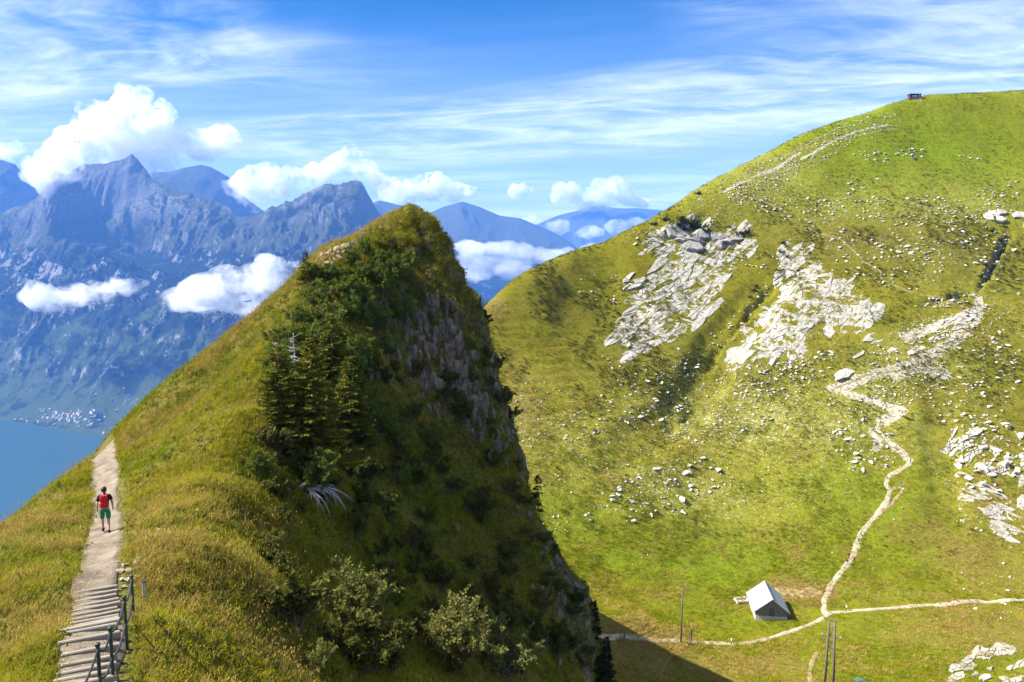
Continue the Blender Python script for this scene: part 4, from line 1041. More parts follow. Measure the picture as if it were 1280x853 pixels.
# ------------------------------------------------------------------ boulders on the hill
def in_ell(cx, cy, rx, ry, a, r_):
    q = math.sqrt(r_.random()); w = r_.uniform(0, 2 * math.pi)
    x, y = rx * q * math.cos(w), ry * q * math.sin(w)
    return cx + x * math.cos(a) - y * math.sin(a), cy + x * math.sin(a) + y * math.cos(a)
BZ = [
    (935, 392, 10, 62, .72, 60, .3, 1.2, 'along the dark gully between the two slabs'),
    (1243, 330, 10, 45, .45, 50, .4, 1.4, 'along the cleft at the right edge'),
    (1190, 377, 40, 7, -.15, 40, .3, 1.0, 'along the cleft at the right edge'),
    (790, 425, 45, 30, -.6, 80, .25, 1.0, 'around the rim of the broad slab'),
    (960, 455, 60, 14, -.3, 90, .25, .9, 'around the rim of the broad slab'), # centre px, radii px, tilt, count, size min, max (m), place phrase
    (840, 612, 85, 34, -.3, 190, .25, 1.5, 'on the stony meadow below the broad slab'),
    (700, 660, 60, 16, -.2, 34, .3, 1.0, 'on the meadow right of the cliff'),
    (760, 580, 110, 60, 0, 260, .18, .6, 'on the stony meadow below the broad slab'),
    (660, 520, 60, 40, -.3, 170, .2, .7, 'on the meadow right of the cliff'),
    (760, 520, 70, 22, -.35, 70, .3, .9, 'on the stony meadow below the broad slab'),
    (930, 500, 110, 40, -.4, 560, .2, .9, 'on the scree between the pale slabs and the path'),
    (985, 470, 70, 20, -.35, 180, .3, 1.1, 'on the scree between the pale slabs and the path'),
    (960, 570, 170, 60, 0, 620, .15, .5, 'on the scree between the pale slabs and the path'),
    (1080, 560, 45, 32, .3, 70, .4, 1.5, 'beside the winding footpath'),
    (1090, 500, 60, 30, -.3, 180, .25, .8, 'beside the winding footpath'),
    (1150, 430, 80, 28, -.4, 450, .2, .8, 'along the switchbacks'),
    (1130, 480, 60, 26, -.3, 350, .2, .8, 'along the switchbacks'),
    (1215, 480, 60, 75, 0, 330, .25, 1.2, 'on the slope right of the switchbacks'),
    (1235, 570, 45, 50, .4, 120, .5, 1.9, 'on the slope right of the switchbacks'),
    (1190, 395, 60, 30, 0, 70, .4, 1.2, 'on the slope right of the switchbacks'),
    (1255, 400, 30, 60, 0, 60, .4, 1.3, 'on the slope right of the switchbacks'),
    (1150, 262, 130, 18, .03, 380, .25, 1.2, 'below the fence on the upper hill'),
    (1180, 305, 95, 28, .05, 260, .25, 1.4, 'below the fence on the upper hill'),
    (1110, 330, 70, 30, .2, 130, .35, 1.2, 'below the fence on the upper hill'),
    (1050, 300, 50, 18, .3, 70, .35, 1.1, 'below the fence on the upper hill'),
    (1000, 260, 60, 18, .1, 120, .35, 1.1, 'beside the steep summit path'),
    (955, 225, 50, 24, -.5, 330, .25, .9, 'beside the steep summit path'),
    (905, 250, 50, 26, -.5, 300, .25, .8, 'beside the steep summit path'),
    (1020, 190, 60, 16, -.5, 330, .25, .9, 'beside the steep summit path'),
    (1085, 160, 50, 14, -.3, 120, .3, .9, 'beside the steep summit path'),
    (1088, 196, 26, 9, .3, 22, .5, 1.4, 'on the open upper meadow'),
    (1138, 194, 22, 9, -.2, 18, .5, 1.4, 'on the open upper meadow'),
    (1212, 200, 18, 9, -.2, 16, .4, 1.3, 'on the open upper meadow'),
    (1075, 232, 30, 10, -.4, 16, .5, 1.5, 'on the open upper meadow'),
    (1120, 190, 130, 60, 0, 40, .25, .7, 'on the open upper meadow'),
    (1250, 240, 30, 14, -.3, 40, .4, 1.2, 'on the open upper meadow'),
    (805, 290, 45, 16, -.2, 70, .35, 1.1, 'around the rim of the broad slab'),
    (760, 360, 40, 22, 0, 30, .35, 1.1, 'around the rim of the broad slab'),
    (800, 470, 60, 30, -.5, 40, .35, 1.2, 'around the rim of the broad slab'),
    (850, 470, 40, 18, -.6, 34, .4, 1.4, 'around the rim of the broad slab'),
    (820, 515, 50, 16, -.4, 60, .35, 1.3, 'around the rim of the broad slab'),
    (870, 440, 60, 12, -.6, 30, .3, 1.0, 'around the rim of the broad slab'),
    (940, 330, 40, 20, -.4, 50, .3, 1.0, 'around the rim of the broad slab'),
    (1050, 650, 90, 60, 0, 26, .25, .6, 'on the lower meadow near the barn'),
    (760, 700, 80, 40, 0, 22, .2, .5, 'on the lower meadow near the barn'),
    (1240, 700, 50, 80, 0, 60, .25, .7, 'on the dry slope at the right edge'),
    (1235, 650, 40, 40, .6, 50, .3, .9, 'on the dry slope at the right edge'),
    (850, 380, 260, 180, 0, 130, .2, .6, 'around the rim of the broad slab')]
def boulders():
    r_ = random.Random(77); items = []
    for cx, cy, rx, ry, a, n, s0, s1, ph in BZ:
        for i in range(n):
            px, py = in_ell(cx, cy, rx, ry, a, r_)
            if px < 600 or py < skyB(px) + 3: continue
            c, nn = hitB(px, py)
            if c is None: continue
            s = s0 + (s1 - s0) * r_.random() ** 2.6
            if s0 < .3 and r_.random() < .5: s *= .8
            items.append((s / c.length, c, nn, s, ph, (r_.uniform(-.5, .5), r_.uniform(-.5, .5), r_.uniform(0, 6.28)), (r_.uniform(.8, 1.5), r_.uniform(.7, 1.1), r_.uniform(.7, 1.1)), r_.randrange(len(ROCKS))))
    items.sort(key=lambda q: -q[0])
    for n_, q in enumerate(items[:290]):
        _, c, nn, s, ph, rot, sc, k = q
        ph = ('large ', 'mid sized ', 'smaller ')[0 if n_ < 60 else 1 if n_ < 160 else 2] + ('long ' if sc[0] > 1.28 else 'blocky ' if sc[2] > .95 else 'flat ' if sc[2] < .8 else '') + '|' + ph
        ph = ph.split('|')
        link('boulder', ROCKS[k], loc=c + nn * s * .18, rot=rot, scale=(s * sc[0], s * sc[1], s * sc[2]), label=ph[0] + 'pale limestone boulder ' + ph[1], cat='boulder', group=ph[0] + 'boulders ' + ph[1])
    # the many smaller stones
    data = []
    for m in ROCKS:
        co = np.empty(len(m.vertices) * 3, np.float32); m.vertices.foreach_get('co', co)
        data.append((co.reshape(-1, 3), np.array([p.vertices[:] for p in m.polygons])))
    VV, FF, o = [], [], 0
    for q in items[290:]:
        _, c, nn, s, ph, rot, sc, k = q
        M = np.array(Euler(rot).to_matrix()); v = (data[k][0] * (np.array(sc) * s)) @ M.T + np.array(c + nn * s * .15)
        VV.append(v); FF.append(data[k][1] + o); o += len(v)
    link('scattered_stones', new_mesh('scattered_stones', np.concatenate(VV), np.concatenate(FF)), M_STONES, kind='stuff', label='small bleached limestone pieces strewn over the green hill')
boulders()

# ------------------------------------------------------------------ footpaths on the hill
M_TRACK = mat_track('pale_limestone_track', (0.28, 0.225, 0.14), (0.42, 0.36, 0.26), (0.54, 0.49, 0.40))
M_DIRT = mat_track('dry_earth_track', (0.20, 0.145, 0.06), (0.29, 0.22, 0.11), (0.38, 0.33, 0.23))
def track(pix, w, mat, seed=0, step=0.9):
    pl = [hitB(*q)[0] for q in pix]; pl = [p for p in pl if p is not None]
    c = resample(pl, step)
    tg = np.gradient(c[:, :2], axis=0); tg /= np.linalg.norm(tg, axis=1, keepdims=True) + 1e-9
    nr = np.stack([-tg[:, 1], tg[:, 0]], -1)
    s = np.arange(len(c)) * step
    wob = 0.5 * fbm(s / 7, s * 0 + seed + .5, octaves=3)
    V = []
    ws = (-1.0, -0.72, -0.36, 0, 0.36, 0.72, 1.0)
    L = w * (1 + 0.55 * fbm(s / 3.2, s * 0 + seed, octaves=3)); Rr = w * (1 + 0.55 * fbm(s / 3.2, s * 0 + seed + 9, octaves=3))
    for i in range(len(c)):
        for u in ws:
            q = c[i, :2] + nr[i] * (u * (L[i] if u < 0 else Rr[i]) + wob[i] * min(1, w))
            z, n = groundB(q[0], q[1])
            V.append((q[0], q[1], z + (0.10 if abs(u) < .9 else -0.12)))
    return link('footpath', new_mesh('footpath', V, grid_faces(len(ws), len(c)), True), mat, kind='structure')
track([(1300, 748), (1270, 751), (1240, 752), (1200, 754), (1160, 757), (1120, 760), (1080, 763), (1050, 765), (1035, 768), (1020, 778), (995, 788), (965, 797), (940, 803), (915, 805), (880, 803), (850, 801), (820, 800), (790, 797), (765, 795), (740, 793)], 0.75, M_TRACK, 1)
track([(1032, 769), (1029, 755), (1032, 742), (1042, 728), (1056, 712), (1066, 698), (1072, 682), (1076, 668), (1084, 655), (1098, 640), (1110, 628), (1112, 614), (1106, 604), (1112, 592), (1128, 586), (1140, 580), (1132, 566), (1118, 556), (1104, 544), (1096, 534), (1108, 528), (1128, 520), (1124, 512), (1102, 506), (1072, 498), (1050, 490), (1042, 486)], 0.85, M_TRACK, 2)
track([(1112, 614), (1122, 608), (1130, 612), (1118, 628), (1100, 642)], 0.55, M_DIRT, 3)
track([(1042, 486), (1070, 474), (1100, 466), (1135, 462), (1160, 452), (1185, 438), (1205, 418), (1216, 400), (1218, 388), (1200, 382), (1172, 374), (1150, 368), (1120, 358), (1098, 348), (1104, 340), (1090, 334), (1075, 322), (1062, 308), (1050, 298), (1022, 292), (1010, 284)], 0.45, M_DIRT, 4)
track([(1130, 428), (1160, 415), (1195, 402), (1216, 398)], 0.7, M_TRACK, 5)
track([(1160, 452), (1150, 440), (1136, 430), (1128, 422)], 0.45, M_DIRT, 6)
track([(984, 266), (970, 258), (952, 252), (936, 247), (922, 242), (920, 232), (930, 226), (955, 220), (980, 214), (1000, 206)], 0.4, M_DIRT, 7)
track([(1000, 206), (992, 200), (978, 202), (966, 200), (985, 194), (1010, 184), (1040, 176), (1075, 170), (1105, 163), (1128, 160), (1110, 158), (1085, 154), (1064, 151)], 0.35, M_DIRT, 8)
track([(985, 194), (1000, 186), (1030, 170), (1060, 154)], 0.3, M_DIRT, 9)
track([(1012, 858), (1013, 840), (1016, 826), (1021, 815)], 0.5, M_DIRT, 10)
track([(824, 858), (828, 840), (833, 828), (838, 822)], 0.16, M_DIRT, 11)
track([(950, 742), (980, 740), (1005, 744), (1020, 736)], 1.9, M_DIRT, 12)

# ------------------------------------------------------------------ barn, ruin, poles, fences, summit hut
M_BOARD = NT('weathered_boards'); _t = M_BOARD; _p = _t.pos()
_w = _t.n.new('ShaderNodeTexWave'); _w.bands_direction = 'X'; _w.inputs['Scale'].default_value = 1.6; _w.inputs['Distortion'].default_value = 1.5; _t.l.new(_p, _w.inputs['Vector'])
_t.bsdf(_t.mix(_t.noise(_t.mapping(_p, (6, 6, .6)), 3.0, 5, .7), (0.11, 0.095, 0.08), (0.25, 0.225, 0.195)), .9, .1); M_BOARD = _t.m
M_STONE = mat_lime('barn_masonry', (0.36, 0.34, 0.30), (0.56, 0.53, 0.48), 2.0)
_t = NT('pale_sheet_roof'); _p = _t.pos()
_t.bsdf(_t.mix(_t.noise(_t.mapping(_p, (3, .6, 1)), 1.5, 5, .6), (0.32, 0.335, 0.365), (0.47, 0.485, 0.51)), .45, .4); M_ROOF = _t.m
def barn():
    f, _ = hitB(964, 776); b = Vector((f.x, f.y + 5.2, f.z))
    yaw = R(-7)
    g = min(groundB(f.x + dx, f.y + dy)[0] for dx in (-4, 0, 4) for dy in (0, 5, 10))
    o = empty('barn', (f.x, f.y, g), 'grey board barn with pale sheet roof on the valley meadow', 'barn', rot=(0, 0, yaw))
    W, L, hw, hr = 3.6, 9.6, 2.6, 5.4
    base = 1.2
    for (x0, x1, y0, y1) in ((-W, W, 0, .35), (-W, W, L - .35, L), (-W, -W + .35, .35, L - .35), (W - .35, W, .35, L - .35)):
        me = new_mesh('foundation', *boxv(x0, x1, y0, y1, -1.2, base)); link('foundation', me, M_STONE, o)
    # gable boards: upright planks cut to the roof line
    n = 24; w = 2 * W / n
    for yy, out in ((0.12, -1), (L - .12, 1)):
        for i in range(n):
            xa, xb = -W + i * w + .012, -W + (i + 1) * w - .012
            za, zb = hr - (hr - hw) * abs(xa) / W, hr - (hr - hw) * abs(xb) / W
            d = random.uniform(0, .035)
            V = [(xa, yy - .04 - d, base), (xb, yy - .04 - d, base), (xb, yy + .05, base), (xa, yy + .05, base), (xa, yy - .04 - d, za - .05), (xb, yy - .04 - d, zb - .05), (xb, yy + .05, zb - .05), (xa, yy + .05, za - .05)]
            F = [(3, 2, 1, 0), (4, 5, 6, 7), (0, 1, 5, 4), (1, 2, 6, 5), (2, 3, 7, 6), (3, 0, 4, 7)]
            link('plank', new_mesh('plank', V, F), M_BOARD, o)
    for sx in (-1, 1):
        x0, x1 = (-W, -W + .12) if sx < 0 else (W - .12, W)
        link('side_wall', new_mesh('side_wall', *boxv(x0, x1, .3, L - .3, base, hw - .05)), M_BOARD, o)
        # roof sheet with standing seams
        ov = .5; sl = math.hypot(W + ov, (hr - hw) * (W + ov) / W)
        a = math.atan2(hr - hw, W)
        V, F = boxv(0, sl, -.55, L + .55, 0, .07)
        M_ = Matrix.Translation((0, 0, hr)) @ Matrix.Rotation(a, 4, 'Y')
        if sx < 0: M_ = Matrix.Scale(-1, 4, (1, 0, 0)) @ M_
        me = new_mesh('roof_panel', [M_ @ Vector(v) for v in V], F if sx > 0 else [tuple(reversed(q)) for q in F])
        rp = link('roof_panel', me, M_ROOF, o)
        for j in range(9):
            y = -.45 + j * (L + .9) / 8
            V, F = boxv(.02, sl - .02, y - .05, y + .05, .072, .16)
            link('roof_seam', new_mesh('roof_seam', [M_ @ Vector(v) for v in V], F if sx > 0 else [tuple(reversed(q)) for q in F]), bpy.data.materials.get('roof_seam_metal') or flat('roof_seam_metal', (.17, .18, .20), .5), rp)
    V, F = boxv(-.16, .16, -.6, L + .6, hr + .06, hr + .15); link('ridge_cap', new_mesh('ridge_cap', V, F), M_ROOF, o)
    V, F = boxv(-.55, .55, -.02, .075, base, base + 1.9); link('door', new_mesh('door', V, F), flat('dark_door', (.10, .085, .07), .9), o)
barn()
def ruin():
    c, n = hitB(927, 752)
    o = empty('stone_trough', (c.x, c.y, c.z), 'low square stone enclosure left of the barn', 'enclosure', rot=(0, 0, R(6)))
    rr = random.Random(3)
    for (x0, y0, x1, y1) in ((-1.5, -1, 1.5, -1), (1.5, -1, 1.5, 1), (1.5, 1, -1.5, 1), (-1.5, 1, -1.5, -1)):
        L = math.hypot(x1 - x0, y1 - y0); m = int(L / .5)
        for lv in range(3):
            for i in range(m + 1):
                u = (i + .5 * (lv % 2)) / m
                if u > 1: continue
                link('stone', ROCKS[rr.randrange(6)], None, o, loc=(x0 + (x1 - x0) * u, y0 + (y1 - y0) * u, .05 + lv * .28), rot=(rr.uniform(-.2, .2), rr.uniform(-.2, .2), rr.uniform(0, 6)), scale=(.32, .3, .28))
    V, F = boxv(-1.35, 1.35, -.85, .85, -.3, .25); link('earth_fill', new_mesh('earth_fill', V, F), M_DIRT, o)
ruin()
M_POLE = flat('grey_pole_wood', (0.12, 0.10, 0.08), .9, .1, .35, 3)
c, _ = hitB(851, 803); o = empty('utility_pole', tuple(c), 'tall single wooden pole beside the valley footpath', 'pole')
V, F = tube([(0, 0, -1), (0.05, 0, 6), (.15, 0, 12.2)], [.2, .17, .13], 8); link('shaft', new_mesh('shaft', V, F, True), M_POLE, o)
V, F = boxv(-.1, .42, -.06, .06, 11.3, 11.42); link('insulator_arm', new_mesh('insulator_arm', V, F), M_POLE, o)
V, F = tube([(.36, 0, 11.42), (.36, 0, 11.6), (.36, 0, 11.7)], [.05, .07, .03], 8); link('insulator', new_mesh('insulator', V, F), flat('porcelain', (.6, .6, .58), .3), o)
c, _ = hitB(862, 803); o = empty('stub_pole', tuple(c), 'short leaning double stake right of the tall wooden pole', 'stake')
for dx in (-.28, .28):
    V, F = tube([(dx, 0, -.5), (dx * .6 + .25, 0, 3.1)], [.12, .09], 7); link('stake', new_mesh('stake', V, F), M_POLE, o)
V, F = boxv(-.05, .45, -.05, .05, 1.9, 2.02); link('cross_bar', new_mesh('cross_bar', V, F), M_POLE, o)
def pylon():
    c, _ = hitB(1036, 862)
    H = 14.0
    o = empty('wooden_pylon', tuple(c), 'twin legged wooden power pylon with cross arms below the path fork', 'pylon', rot=(0, 0, R(-28)))
    leg = lambda s, z: (s * (.78 - .02 * z), 0, z)
    for s in (-1, 1):
        V, F = tube([leg(s, -1), leg(s, H * .5), leg(s, H)], [.27, .23, .18], 8); link('leg', new_mesh('leg', V, F, True), M_POLE, o)
    for z0, z1, s in ((1.5, 4.4, 1), (4.4, 7.2, -1), (7.2, 10.2, 1), (10.2, 13.2, -1)):
        V, F = tube([leg(s, z0), leg(-s, z1)], .07, 6); link('brace', new_mesh('brace', V, F), M_POLE, o)
    for z, hw in ((H - .15, .8), (H - 3.4, 1.75), (H - 5.6, .75)):
        V, F = boxv(-hw, hw, -.11, .11, z - .1, z + .1); a = link('cross_arm', new_mesh('cross_arm', V, F), M_POLE, o)
        if hw > 1:
            for x in (-1.6, 1.6):
                V, F = tube([(x, 0, z + .1), (x, 0, z + .3), (x, 0, z + .42)], [.06, .09, .04], 8); link('insulator', new_mesh('insulator', V, F), bpy.data.materials['porcelain'], a)
pylon()
# green tarpaulin heap at the bottom edge
c, n = hitB(1075, 851)
bm = bmesh.new(); bmesh.ops.create_grid(bm, x_segments=14, y_segments=10, size=1)
for v in bm.verts:
    x, y = v.co.x, v.co.y
    v.co = Vector((x * 1.3, y * .8, .5 * max(0, 1 - (x * x + y * y) ** .5 * .75) + .09 * math.sin(7 * x + 3 * y) + .07 * math.sin(9 * y - 4 * x)))
r_ = bmesh.ops.extrude_face_region(bm, geom=bm.faces[:])
for v in r_['geom']:
    if isinstance(v, bmesh.types.BMVert): v.co.z -= .06
me = bpy.data.meshes.new('tarpaulin'); bm.to_mesh(me); bm.free()
link('tarpaulin', me, flat('teal_tarp', (.05, .12, .09), .5, .4), loc=c, label='crumpled teal tarpaulin on the grass beside the wooden pylon', cat='tarpaulin')
def fence(pix, n, label, h=1.25, rail=True):
    pl = resample([hitB(*q)[0] for q in pix], .5)
    o = empty('pasture_fence', tuple(pl[0]), label, 'fence'); c0 = Vector(pl[0]); tops = []
    V, F = tube([(0, 0, -.3), (0, 0, h)], .075, 5); me = new_mesh('post', V, F); me.materials.append(flat('fence_post_wood', (.34, .31, .26), .9))
    for i in range(n):
        q = pl[int(i * (len(pl) - 1) / (n - 1))]; z = groundB(q[0], q[1])[0]
        p = Vector((q[0], q[1], z)); link('post', me, None, o, loc=p - c0, rot=(random.uniform(-.08, .08), random.uniform(-.08, .08), 0), scale=(1, 1, random.uniform(.85, 1.1)))
        tops.append(p - c0 + Vector((0, 0, h * .85)))
    V, F = tube(tops, .012, 4); link('wire', new_mesh('wire', V, F), M_CHAIN, o)
    V, F = tube([t - Vector((0, 0, .5)) for t in tops], .012, 4); link('wire', new_mesh('wire', V, F), M_CHAIN, o)
fence([(890, 281), (930, 281), (1000, 280), (1060, 275), (1100, 271), (1150, 270), (1195, 268), (1230, 264), (1290, 254)], 62, 'long wooden post fence crossing the upper part of the green hill')
fence([(1045, 742), (1080, 744), (1110, 746), (1150, 745)], 9, 'short wire fence above the long path right of the fork')
def summit():
    c, n = hitB(1146, 126); c = c + Vector((0, 3, 0)); z = groundB(c.x, c.y)[0] - .3
    z = min(groundB(c.x + dx, c.y + dy)[0] for dx in (-3, 3) for dy in (-1.5, 1.5))
    o = empty('summit_hut', (c.x, c.y, z), 'small dark red shelter on the skyline of the green hill', 'hut')
    red = flat('dark_red_boards', (.075, .025, .035), .8); dk = flat('dark_opening', (.015, .014, .016), .9); gy = flat('grey_panel', (.20, .20, .22), .6)
    def part(nm, b, m, par=o): return link(nm, new_mesh(nm, *boxv(*b)), m, par)
    part('wall', (-2.9, 2.9, -1.5, 1.5, -.6, 3.2), red)
    part('roof', (-3.2, 3.2, -1.9, 1.8, 3.2, 3.45), flat('dark_roof', (.05, .045, .05), .6))
    w = part('window', (-2.1, 1.3, -1.58, -1.503, 1.5, 2.8), dk); part('pane', (-1.8, 1.0, -1.62, -1.583, 1.85, 2.6), flat('bright_pane', (.45, .47, .52), .25, .5), w)
    part('plinth', (-2.5, 1.6, -1.6, -1.505, -.6, .55), dk); part('panel', (-2.3, 1.7, -1.56, -1.502, .6, 1.4), gy)
    part('post', (1.75, 2.05, -1.85, -1.6, -.6, 3.2), flat('pale_post', (.5, .47, .42), .8))
summit()
c, _ = hitB(1151, 128); V, F = tube([(0, 0, -.3), (0, 0, 2.2)], .09, 6)
o = empty('signpost', tuple(c), 'pale hiking signpost in front of the summit hut', 'signpost'); link('pole', new_mesh('pole', V, F), bpy.data.materials['pale_post'], o)
V, F = boxv(-.5, .35, -.04, .04, 1.7, 1.95); link('sign_arm', new_mesh('sign_arm', V, F), flat('yellow_sign', (.6, .42, .03), .6), o)

# distant walkers: place, shirt, trousers, where they are
DK, BL, RD, WH, GY, TN, GN, OR = (.02, .02, .025), (.03, .06, .25), (.4, .02, .02), (.7, .7, .7), (.2, .2, .22), (.35, .25, .15), (.06, .16, .05), (.6, .2, .03)
for i, (px, py, sh, tr, lab, yaw, pk) in enumerate([
    (1061, 698, DK, DK, 'walker in black leading the group of three above the barn', 3.0, None),
    (1059, 706, DK, TN, 'walker in black shirt and tan trousers at the left of the trio above the barn', 3.0, RD),
    (1068, 703, RD, DK, 'walker in red shirt at the right of the trio above the barn', 3.1, None),
    (1076, 670, WH, DK, 'walker in white top on the winding path above the trio', .2, None),
    (1073, 680, TN, DK, 'walker in tan shirt just below the one in white on the winding path', .2, DK),
    (1126, 609, BL, GY, 'walker in blue beside the small path loop', 2.8, None),
    (1129, 616, WH, RD, 'walker in white shirt and red trousers at the small path loop', 2.8, None),
    (1138, 580, DK, DK, 'walker in black at the sharp bend below the scree', 0.5, None),
    (1120, 562, GY, DK, 'walker in grey between the two bends of the scree path', 0.6, None),
    (1106, 549, DK, RD, 'walker in black with red trousers on the scree path', 0.6, None),
    (1104, 545, DK, GY, 'walker in black with grey trousers just above another on the scree path', .6, None),
    (1097, 538, (.35, .6, .75), DK, 'walker in pale blue on the scree path', 0.6, OR),
    (1100, 533, DK, DK, 'walker in black highest of the cluster on the scree path', 0.6, None),
    (1148, 454, DK, DK, 'walker in black leftmost of the group on the switchbacks', 1.8, None),
    (1152, 453, BL, DK, 'walker in blue in the group on the switchbacks', 1.8, None),
    (1156, 451, DK, GY, 'walker in black with grey trousers in the group on the switchbacks', 1.8, None),
    (1160, 448, GY, DK, 'walker in grey rightmost of the group on the switchbacks', 1.8, None),
    (1154, 441, RD, DK, 'walker in red just above the group on the switchbacks', 1.6, None),
    (1127, 422, DK, DK, 'walker in black at the left turn of the upper switchback', 2.2, None),
    (1130, 430, RD, DK, 'walker in red below the left turn of the upper switchback', 2.2, None),
    (1137, 432, DK, TN, 'walker in black with tan trousers on the upper switchback', 2.2, None),
    (1212, 390, DK, DK, 'walker in black where the path leaves the dark cleft', 1.2, None),
    (1102, 346, DK, DK, 'walker in black on the thin path under the fence', 1.0, None),
    (1078, 325, GY, DK, 'walker in grey on the thin path under the fence', 1.0, None),
    (1060, 305, DK, BL, 'walker in black with blue trousers nearest to the fence', 1.0, None),
    (924, 246, RD, DK, 'walker in red lowest on the summit path', 5.0, None),
    (941, 250, DK, DK, 'walker in black ahead of the red one on the summit path', 5.0, None),
    (953, 254, WH, DK, 'walker in white on the summit path', 5.0, None),
    (996, 208, DK, DK, 'walker in black at the hairpin of the summit path', 0.4, None),
    (1195, 120, DK, DK, 'lone person standing on the hilltop skyline right of the hut', 0, None),
    (767, 798, DK, WH, 'walker with white trousers left of a pair by the cliff foot', 1.5, None),
    (781, 799, DK, DK, 'walker in black right of a pair by the cliff foot', 1.5, None),
    (914, 806, WH, DK, 'walker in white shirt on the path left below the barn', 4.6, None),
    (1058, 764, WH, DK, 'walker in white shirt right of the path fork', 1.6, None)]):
    far_person(px, py, sh, tr, lab, yaw, pk)

# ------------------------------------------------------------------ village on the lake shore
def village():
    r_ = random.Random(11)
    dg = bpy.context.evaluated_depsgraph_get()
    bv = BVHTree.FromObject(mount, dg)
    mats = [flat('white_render', (.58, .57, .55), .8), flat('cream_render', (.62, .55, .42), .8), flat('chalet_wood', (.22, .14, .08), .8)]
    roof = [flat('red_tiles', (.42, .26, .2), .8), flat('grey_slates', (.36, .35, .35), .8)]
    protos = []
    for i in range(5):
        w, l, h = r_.uniform(5, 8), r_.uniform(6, 12), r_.uniform(7, 12)
        V, F = boxv(-w, w, -l, l, -6, h)
        V += [(-w - 1, -l - 1, h - .3), (w + 1, -l - 1, h - .3), (w + 1, l + 1, h - .3), (-w - 1, l + 1, h - .3), (0, -l - 1, h + w * .7), (0, l + 1, h + w * .7)]
        F += [(8, 9, 12), (10, 11, 13), (8, 12, 13, 11), (9, 10, 13, 12), (8, 11, 10, 9)]
        me = new_mesh('house', V, F); me.materials.append(mats[0 if i < 3 else i - 2]); me.materials.append(roof[i % 2])
        for k, p_ in enumerate(me.polygons): p_.material_index = 1 if k >= 8 else 0
        protos.append(me)
    spots = []
    for i in range(48): spots.append((r_.gauss(85, 24), r_.gauss(522, 5.5)))
    for i in range(30): spots.append((r_.uniform(48, 118), r_.uniform(512, 534)))
    spots += [(126, 546), (130, 543), (132, 547), (22, 528), (28, 530), (34, 527), (120, 494), (140, 500), (155, 486), (162, 500), (170, 508), (146, 514)]
    for px, py in spots:
        e = ray(px, py).normalized(); h = bv.ray_cast(Vector((0, 0, 0)), e)
        if h[0] is None or h[0].z < Z_LAKE + 3: continue
        s = r_.uniform(.6, 1.1)
        i = r_.randrange(5)
        ph = ('white', 'white', 'white', 'cream', 'brown wooden')[i] + ' house with ' + ('reddish', 'grey')[i % 2] + ' roof ' + ('above the village on the green slope' if py < 512 else 'at the right end of the bay' if px > 122 else 'at the waterfront of the far village' if py > 526 else 'among the houses of the far lakeside village')
        link('house', protos[i], loc=h[0], rot=(0, 0, r_.uniform(0, 3.14)), scale=(s, s, s), label='tiny ' + ph, cat='house', group=ph)
village()
# ------------------------------------------------------------------ trees and shrubs
def mat_leaf(name, dark, light, tip=None, trans=0.25, scale=2.0):
    t = NT(name); p = t.pos('Position'); n = t.noise(p, scale, 4, 0.6); r_ = t.objrand()
    c = t.mix(t.rng(n, 0.3, 0.7), dark, light)
    c = t.mix(t.math('MULTIPLY', r_, 0.35), c, tip or light)
    d = t.n.new('ShaderNodeBsdfDiffuse'); t.set(d.inputs[0], c)
    tr = t.n.new('ShaderNodeBsdfTranslucent'); t.set(tr.inputs[0], c)
    m = t.n.new('ShaderNodeMixShader'); m.inputs[0].default_value = trans
    t.l.new(d.outputs[0], m.inputs[1]); t.l.new(tr.outputs[0], m.inputs[2]); t.l.new(m.outputs[0], t.out.inputs['Surface'])
    return t.m
M_SPRUCE = mat_leaf('spruce_needles', (0.0513, 0.0702, 0.0108), (0.1823, 0.1688, 0.0243), (0.2430, 0.2025, 0.0270), 0.2, 1.6)
M_PINE = mat_leaf('mountain_pine_needles', (0.0560, 0.0952, 0.0140), (0.1750, 0.2100, 0.0308), (0.2100, 0.2240, 0.0420), 0.2, 2.2)
M_DARKPINE = mat_leaf('dark_pine_needles', (0.014, 0.026, 0.010), (0.045, 0.060, 0.020), None, 0.15, 1.0)
M_WILLOW = mat_leaf('willow_leaves', (0.075, 0.090, 0.014), (0.19, 0.19, 0.045), (0.23, 0.20, 0.06), 0.3, 4.0)
M_SHRUB = mat_leaf('low_shrub_leaves', (0.0345, 0.0517, 0.0103), (0.1092, 0.1207, 0.0253), (0.1725, 0.1265, 0.0345), 0.3, 3.0)
M_BARK = flat('grey_brown_bark', (0.12, 0.095, 0.075), .95, .05, .4, 9)
M_DEAD = flat('bleached_dead_wood', (0.36, 0.33, 0.30), .9, .1, .25, 9)
class TM:
    def __init__(s): s.v, s.f = [], []
    def tri(s, a, b, c):
        i = len(s.v); s.v += [a, b, c]; s.f.append((i, i + 1, i + 2))
    def blade(s, p, d, L, w, side):
        q = p + d * L * 0.45
        i = len(s.v); s.v += [p, q + side * w, p + d * L, q - side * w]
        s.f += [(i, i + 1, i + 2), (i, i + 2, i + 3)]
    def mesh(s, name, mat):
        me = new_mesh(name, np.array([tuple(q) for q in s.v]), np.array(s.f)); me.materials.append(mat); return me
def rv(r_): return Vector((r_.gauss(0, 1), r_.gauss(0, 1), r_.gauss(0, 1))).normalized()
